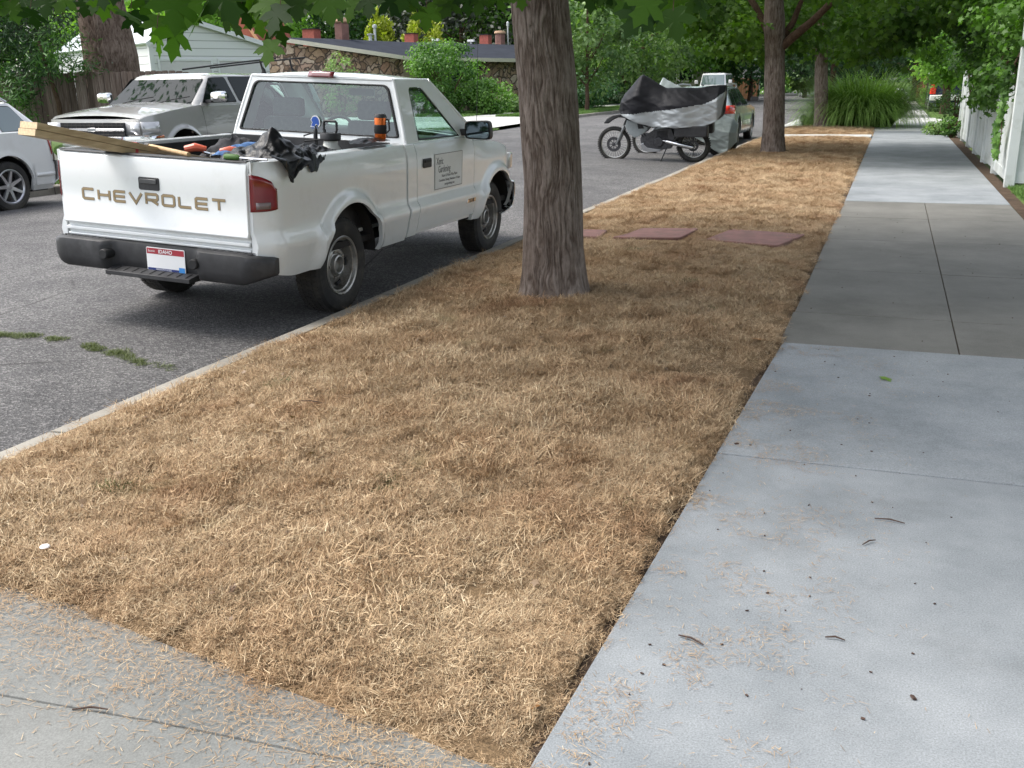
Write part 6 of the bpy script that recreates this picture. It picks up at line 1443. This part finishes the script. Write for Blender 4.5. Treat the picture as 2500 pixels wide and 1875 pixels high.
# ================================================================ BUILDINGS
def mat_stone():
    m, nt, b = newmat('fieldstone'); co = coord(nt, 'World')
    nz = noise(nt, co, 1.5, 2); co2 = nt.nodes.new('ShaderNodeVectorMath'); co2.operation = 'ADD'; nt.links.new(co, co2.inputs[0]); nt.links.new(nz, co2.inputs[1]); cv = co2.outputs[0]
    col = vor(nt, cv, 2.6, out='Color', rnd=.95); sp = nt.nodes.new('ShaderNodeSeparateColor'); nt.links.new(col, sp.inputs[0])
    c = ramp(nt, sp.outputs[0], [(0,(.20,.13,.09)),(.25,(.42,.30,.20)),(.5,(.30,.20,.145)),(.75,(.52,.42,.33)),(1,(.36,.21,.15))]); c = mixc(nt, c, ramp(nt, noise(nt, co, 14, 4), [(.3,(.75,.75,.75)),(.7,(1.2,1.2,1.2))]), 1, 'MULTIPLY')
    e = vor(nt, cv, 2.6, 'DISTANCE_TO_EDGE', rnd=.95); f = ramp(nt, e, [(0,(1,1,1)),(.035,(1,1,1)),(.07,(0,0,0))]); c = mixc(nt, c, (.10,.075,.06), f)
    nt.links.new(c, b.inputs['Base Color']); b.inputs['Roughness'].default_value = .9
    hh = ramp(nt, e, [(0,(0,0,0)),(.12,(1,1,1))]); bump(nt, b, hh, 1., .06); return m
STN = mat_stone()
RF = M('roof_felt', (.034,.038,.048), 1., var=.15, vs=1.5, spec=.05, bs=.4, bscale=60, bd=.01); FAS = M('fascia_cream', (.55,.52,.42), .6, var=.05); BRN = M('brown_wood', (.07,.045,.035), .7, var=.2)
BRK = M('red_brick', (.36,.10,.075), .85, var=.18, vs=9, bs=.3); CHM = M('rusty_chimney', (.17,.085,.07), .8, var=.22, vs=4); CAP = M('chimney_cap', (.42,.27,.17), .8, var=.2); VENT = M('galvanised', (.5,.52,.53), .4, .5)
hs_ = thing('stone_house', 'low fieldstone house with dark low-pitched roof across the street', 'house', (0,0,0))
A, C, E_ = (-28.3,43.45), (-24.6,50.0), (-19.9,58.4); P0 = (-29.05,49.25); Q = (-27.6,55.9); P1 = (-22.9,65.2)
def wall(a, b, z0, z1a, z1b, mat, parent, name='wall', th=.25, off=.55):
    d = Vector((b[0]-a[0], b[1]-a[1])); n_ = Vector((-d.y, d.x)).normalized()   # left of direction a->b (away from street)
    a2 = Vector(a)+n_*off; b2 = Vector(b)+n_*off; a3 = a2+n_*th; b3 = b2+n_*th
    return MB().add([(*a2,z0),(*b2,z0),(*b3,z0),(*a3,z0),(*a2,z1a),(*b2,z1b),(*b3,z1b),(*a3,z1a)], [(0,3,2,1),(4,5,6,7),(0,1,5,4),(1,2,6,5),(2,3,7,6),(3,0,4,7)]).obj(name, mat, parent, smooth=0)
wall((A[0]-.5,A[1]-.9), C, -.1, 3.72, 2.86, STN, hs_); D1 = (-22.5,53.75); D2 = (-21.95,54.7); wall(C, D1, -.1, 2.86, 2.82, M('tan_siding', (.30,.25,.18), .8), hs_); wall(D1, D2, -.1, 2.82, 2.82, BRN, hs_, 'door', off=.9); wall(D2, E_, -.1, 2.8, 2.8, STN, hs_)
mb = MB(); mb.box(0,.12,0,2.0,.6,2.2); wn = mb.obj('window', GLZ, hs_); wn.location = (-23.2,51.9,.2); wn.rotation_euler = (0,0,-.51)
Bk = (-33,38)
mb = MB(); ez_ = 3.12
P_ = {k: (*v, z) for k, v, z in (('A',A,3.80),('C',C,2.97),('E',E_,2.88),('P0',P0,3.97),('Q',Q,3.97),('P1',P1,3.95),('Z',(-33,60),3.2),('Z2',(-28,72),3.0),('Z0',(-34,50),3.4))}
mb.add([P_[k] for k in ('A','C','Q','P0')], [(0,1,2,3)]); mb.add([P_[k] for k in ('C','E','P1','Q')], [(0,1,2,3)]); mb.add([P_[k] for k in ('P0','Q','Z','Z0')], [(0,1,2,3)]); mb.add([P_[k] for k in ('Q','P1','Z2','Z')], [(0,1,2,3)]); 
rf = mb.obj('roof', RF, hs_, smooth=0, solid=.06)
def fascia(a, b, za, zb):
    d = (Vector((*b,zb))-Vector((*a,za))); return MB().bar((*a,za), (*b,zb), .05, .20).obj('fascia', FAS, rf)
fascia(A, C, 3.74, 2.90); fascia(C, E_, 2.90, 2.81)
wl = MB(); wl.add([(A[0]-.8,A[1]-.4,0),(-31,46,0),(-31,46,3.6),(A[0]-.8,A[1]-.4,3.7)], [(0,1,2,3)]); wl.obj('wall', STN, hs_, smooth=0, solid=.1)
def hexchim(x, y, z, w_, h, nm='chimney'):
    mb = MB(); mb.lathe([(w_*.62,-.15),(w_*.5,0.05),(w_*.5,h*.72),(w_*.44,h*.86),(w_*.40,h*.88)], (x,y,z), 'z', 6); o = mb.obj(nm, CHM, hs_, smooth=20); MB().lathe([(w_*.52,h*.80),(w_*.56,h*.86),(w_*.5,h*.98),(w_*.2,h),(0,h)], (x,y,z), 'z', 12).obj('chimney_cap', CAP, o, smooth=40); MB().lathe([(w_*.53,0.0),(w_*.54,.04),(w_*.5,.06)], (x,y,z), 'z', 6).obj('flashing', VENT, o)
def brickchim(x, y, z, w_, h):
    o = MB().box(x-w_/2,x+w_/2,y-w_/2,y+w_/2,z-.3,z+h).obj('chimney', BRK, hs_); MB().box(x-w_*.58,x+w_*.58,y-w_*.58,y+w_*.58,z+h*.93,z+h).obj('chimney_cap', BLK, o)
brickchim(-30.3,49.7,3.95,.72,.62); hexchim(-28.4,49.7,3.78,.86,1.28); brickchim(-27.9,57.2,3.95,.62,.62); brickchim(-25.0,62.1,3.95,.60,.66); hexchim(-24.5,63.4,3.88,.68,.98)
for x, y, h, r in ((-28.5,53.1,.45,.14),(-28.3,53.3,.95,.10),(-24.1,63.8,1.5,.07)):
    mb = MB(); mb.tube([(x,y,3.8),(x,y,3.95+h*.8)], r*.75, 10); mb.lathe([(r*1.3,h*.80),(r*1.35,h*.95),(0,h)], (x,y,3.95), 'z', 12); mb.obj('roof_vent', VENT, hs_)
for x, y in ((-26.6,57.9),(-25.3,60.4)):
    mb = MB(); mb.tube([(x,y,3.8),(x,y,4.12)], .07, 8); mb.box(x-.22,x+.22,y-.12,y+.12,4.08,4.22); mb.obj('roof_vent', M('vent_white', (.7,.7,.7), .5), hs_, bevel=.02)
# steep orange gable of a house behind
hb_ = thing('red_house', 'red gabled roof end peeking between the garage and the stone house chimney', 'house', (-36.9, 54.5, 0)); MB().prism([(-1.2,0),(1.2,0),(1.2,4.1),(.35,5.6),(.0,5.6),(-.6,4.0),(-1.2,3.8)], -2, 2, 'y').obj('wall', M('barn_red', (.30,.08,.05), .8), hb_); mb = MB(); mb.bar((.2,-2.1,5.7),(1.4,-2.1,4.0),.12,.16); mb.obj('trim', M('orange_trim', (.55,.28,.15), .7), hb_)
# white garage
def siding(name, col, step=.2, z=True):
    m, nt, b = newmat(name); co = coord(nt, 'World'); sx = nt.nodes.new('ShaderNodeSeparateXYZ'); nt.links.new(co, sx.inputs[0])
    mt = nt.nodes.new('ShaderNodeMath'); mt.operation = 'MULTIPLY'; mt.inputs[1].default_value = 1/step; nt.links.new(sx.outputs[2], mt.inputs[0]); fr = nt.nodes.new('ShaderNodeMath'); fr.operation = 'FRACT'; nt.links.new(mt.outputs[0], fr.inputs[0])
    c = ramp(nt, fr.outputs[0], [(0, tuple(v*.35 for v in col)), (.07, tuple(v*.5 for v in col)), (.10, col), (1, col)]); nt.links.new(c, b.inputs['Base Color']); b.inputs['Roughness'].default_value = .55
    bump(nt, b, fr.outputs[0], .6, -.015); return m
GW = siding('white_siding', (.72,.725,.73), .215); MR = M('metal_roof_white', (.62,.66,.68), .35, .1, var=.03); GDR = M('garage_door', (.62,.60,.62), .5, var=.03); TRM = M('white_trim', (.72,.73,.75), .5, var=.03)
gr = thing('garage', 'white sided garage with two doors beyond the board fence', 'garage', (-19.95,24.0,0), math.atan2(.87,.49))
# local x along front (to the right), y away to the left-back
W_, D_, EZ, PZ = 3.62, 8.5, 2.74, 3.42
gr.children
MB().add([(0,0,0),(W_,0,0),(W_,0,EZ),(W_*.27,0,PZ),(0,0,EZ)], [(0,1,2,3,4)]).obj('wall', GW, gr, smooth=0, solid=.08)
MB().add([(0,0,0),(0,D_,0),(0,D_,EZ),(0,0,EZ)], [(0,1,2,3)]).obj('wall', GW, gr, smooth=0, solid=.08); MB().add([(W_,0,0),(W_,D_,0),(W_,D_,EZ),(W_,0,EZ)], [(0,1,2,3)]).obj('wall', GW, gr, smooth=0, solid=.08)
r_ = MB(); ov = .14
r_.add([(-ov,-ov,EZ-.04),(-ov,D_,EZ-.04),(W_*.27,D_,PZ+.04),(W_*.27,-ov,PZ+.04)], [(0,1,2,3)]); r_.add([(W_+ov,-ov,EZ-.04),(W_+ov,D_,EZ-.04),(W_*.27,D_,PZ+.04),(W_*.27,-ov,PZ+.04)], [(3,2,1,0)]); ro = r_.obj('roof', MR, gr, smooth=0, solid=.05)
mb = MB(); mb.bar((-ov,-ov-.02,EZ-.08),(W_*.27,-ov-.02,PZ),.03,.13); mb.bar((W_+ov,-ov-.02,EZ-.08),(W_*.27,-ov-.02,PZ),.03,.13); mb.obj('rake_trim', TRM, ro)
MB().box(-.06,.06,-.07,.05,0,EZ).obj('corner_trim', TRM, gr)
for x0_, x1_ in ((.22,1.75),(2.02,3.45)):
    d_ = MB(); d_.box(x0_,x1_,-.052,-.043,0,2.24)
    for k in range(4): d_.box(x0_+.03,x1_-.03,-.060,-.052,.04+k*.56,.54+k*.56)
    d_ = d_.obj('garage_door', GDR, gr); mb = MB(); mb.box(x0_-.06,x0_,-.075,-.04,0,2.30); mb.box(x1_,x1_+.06,-.075,-.04,0,2.30); mb.box(x0_,x1_,-.075,-.04,2.24,2.30); mb.obj('frame', TRM, d_)
# grey clapboard house behind the motorcycles
gh_ = thing('clapboard_house', 'olive-grey clapboard house with white-trimmed windows behind the covered motorcycles', 'house', (-24.5, 90, 0)); GY = siding('grey_siding', (.22,.225,.19), .2)
MB().box(0,9.0,0,9,0,3.4).obj('wall', GY, gh_); MB().prism([(-.6,3.3),(9.6,3.3),(4.5,6.2)], -.6, 9.5, 'y').obj('roof', M('shingle_grey', (.20,.21,.22), .9, var=.2, vs=20), gh_)
for x0_ in (5.2, 6.6, 1.4, 2.8):
    f_ = MB().box(x0_-.09,x0_+1.2,-.05,.0,1.55,2.9).obj('window', TRM, gh_); MB().box(x0_,x0_+1.1,-.07,-.045,1.64,2.8).obj('pane', GLZ, f_, smooth=0)
ph = thing('porch_house', 'pale grey house with a porch post and reddish door above the boxy white car', 'house', (-15.4, 93, 0)); MB().box(0,3.4,0,6,0,3.6).obj('wall', siding('pale_siding', (.42,.42,.42), .25), ph); MB().prism([(-.5,3.4),(3.9,3.4),(1.7,4.8)], -.5, 6, 'y').obj('roof', M('shingle_pale', (.34,.36,.38), .9), ph)
MB().box(.9,1.5,-.06,.0,.5,2.9).obj('door', M('door_red', (.18,.05,.035), .5), ph); MB().box(.15,.35,-.5,-.3,0,3.4).obj('post', TRM, ph); MB().box(2.0,2.9,-.06,0,1.3,2.7).obj('window', TRM, ph)
# white building beyond the white fence
wb2 = thing('white_building', 'white building end beyond the dark blue pickup', 'house', (1.75, 60, 0)); MB().box(0,6,0,8,0,3.3).obj('wall', siding('bright_siding', (.66,.70,.70), .3), wb2); MB().prism([(-.4,3.25),(6.4,3.25),(3,5.2)], -.4, 8, 'y').obj('roof', M('shingle_grey', (.20,.21,.22), .9), wb2); MB().box(-.06,.06,-.08,.02,0,3.3).obj('corner_trim', TRM, wb2)
# street sign post far away
sp_ = thing('street_sign', 'small blue-green street sign on a pole far down the street', 'sign', (-9.0, 118, 0)); MB().tube([(0,0,0),(0,0,3.0)], .05, 8).obj('pole', VENT, sp_); MB().box(-.45,.45,-.02,.02,2.75,3.0).obj('blade', M('sign_green', (.05,.25,.22), .5), sp_)
# ================================================================ LITTER
rg = np.random.default_rng(44)
TW = M('twig_brown', (.06,.035,.025), .9, var=.2)
for k, (x, y, L, a, lab) in enumerate([(.11,3.235,.095,-.1,'longest thin dark twig on the pale sidewalk slab'), (.05,3.045,.06,.9,'short stubby twig on the pale sidewalk slab'), (-.375,2.29,.075,-.35,'thin twig lying on the sidewalk near the grass edge at lower right'), (-1.66,1.52,.085,.35,'dark curved twig on the entrance walk at the bottom left'), (-2.3,3.55,.11,.1,'long twig lying on the dry grass mid verge'), (-.02,2.42,.05,.02,'reddish short twig beside the straw on the sidewalk')]):
    t = MB(); z = .006 if x > -.58 or y < 1.62 else float(vz(x,y))+.045
    c_, s_ = math.cos(a), math.sin(a); t.tube([(x-L/2*c_, y-L/2*s_, z), (x, y+.004, z+.004), (x+L/2*c_, y+L/2*s_, z)], [.0018,.0028,.0016], 6); tag(t.obj('twig', TW), lab, 'twig', 'twigs on the ground')
def flatleaf(name, label, x, y, z, s, mat, a, group):
    N = np.array([[.15*math.cos(a), .15*math.sin(a), 1.]]); o = leaves(name, np.array([[x,y,z]]), N, np.array([s]), mat, None, 'maple', np.array([.7]), up=np.array([[math.cos(a), math.sin(a), 0.]])); return tag(o, label, 'leaf', group)
ORL = leafmat('orange_leaf', (.25,.09,.02), (.5,.22,.05), .1); GRL = leafmat('green_leaf', (.08,.16,.01), (.20,.34,.03), .2)
flatleaf('fallen_leaf', 'small bright green leaf lying on the pale sidewalk slab', .06, 4.96, .012, .075, GRL, .3, 'fallen leaves'); flatleaf('fallen_leaf', 'orange leaf in the grass edge where the pale slab meets the dark one', -.60, 5.40, .05, .09, ORL, 1.2, 'fallen leaves'); flatleaf('fallen_leaf', 'crumpled orange leaf at the grass corner by the bottom of the photo', -.66, 1.86, .02, .045, ORL, 2.5, 'fallen leaves')
flatleaf('fallen_leaf', 'green leaf resting on the dry grass beyond the second maple', -1.35, 21.4, .08, .22, GRL, 2., 'fallen leaves'); flatleaf('fallen_leaf', 'tan leaf scrap on the entrance walk at bottom left', -1.05, 1.50, .01, .018, ORL, .5, 'fallen leaves')
o = MB().lathe([(.010+.006*math.cos(a), .003+.004*math.sin(a)) for a in np.linspace(0,6.283,7)], (-2.36,2.09,.05), 'z', 16).obj('plastic_ring', M('ring_white', (.75,.7,.68), .5)); tag(o, 'small white plastic ring lying in the dry grass at lower left', 'ring')
# straw bits and dark crumbs on the concrete
n1, n2 = 12000, 16000; y = np.concatenate([rg.uniform(1.2,5.5,n1), np.zeros(n2)]); x = np.concatenate([XE(y[:n1])+.01+abs(rg.normal(0,.30,n1)), rg.uniform(-3.1,-.6,n2)]); y[n1:] = wedge(x[n1:])-abs(rg.normal(0,.18,n2))+.01
cl = fbm(x*6, y*6, 0, 3, 50) > .16; cl |= rg.random(n1+n2) < .09; cl[n1:] |= rg.random(n2) < .55; x, y = x[cl], y[cl]; m_ = len(x)
o = blades(x, y, np.full(m_,.004)+rg.random(m_)*.004, rg.random(m_)*6.28, rg.uniform(-.05,.12,m_), rg.uniform(.008,.030,m_), np.full(m_,.0014), rg.uniform(-.1,.15,m_), '', 'straw_litter', np.clip(rg.normal(.38,.2,m_),0,1), STRAW); tag(o, kind='stuff')
y = np.concatenate([rg.uniform(1.2,5.5,85), rg.uniform(5.6,12,40)]); x = np.concatenate([-.5+abs(rg.normal(0,.65,85)), rg.uniform(-.4,1.2,40)]); mb = MB()
for X, Y in zip(x, y):
    s = rg.uniform(.0012,.0030)*(1.7 if rg.random() < .06 else 1); a = rg.random()*6.28; mb.box(-s*1.6,s*1.6,-s,s,0,s,0, Matrix.Translation((X,Y,.002)) @ Matrix.Rotation(a,4,'Z') @ Matrix.Rotation(rg.normal(0,.4),4,'X'))
tag(mb.obj('debris', TW, smooth=0), kind='stuff')

# small litter caught in the dry grass: brown leaf scraps and a few green weed sprigs
n = 260; y = 1.9+rg.random(n)**1.4*7; x = rg.uniform(-3.05,-.62,n); k = y > wedge(x)+.05; x, y = x[k], y[k]; n = len(x)
SCR = leafmat('leaf_scrap', (.10,.055,.03), (.34,.24,.14), .1)
o = leaves('leaf_litter', np.stack([x,y,vz(x,y)+.022+rg.random(n)*.012],1), np.stack([rg.normal(0,.4,n),rg.normal(0,.4,n),np.ones(n)],1), rg.uniform(.010,.030,n), SCR, None, 'small', rg=rg); tag(o, kind='stuff')
pts = [(-2.55,2.55),(-2.5,2.6),(-1.3,6.9),(-1.25,7.0),(-.95,6.2),(-.9,5.7),(-2.7,3.9),(-1.6,2.9),(-2.0,8.2),(-.75,3.1)]; n = 60; i = rg.integers(0,len(pts),n); q = np.array(pts)[i]+rg.normal(0,.03,(n,2))
scatter('weeds', np.stack([q[:,0], q[:,1], vz(q[:,0],q[:,1])+.005],1), np.stack([np.zeros(n),np.zeros(n),rg.random(n)*6.28],1), rg.uniform(.2,.4,n), wcol)
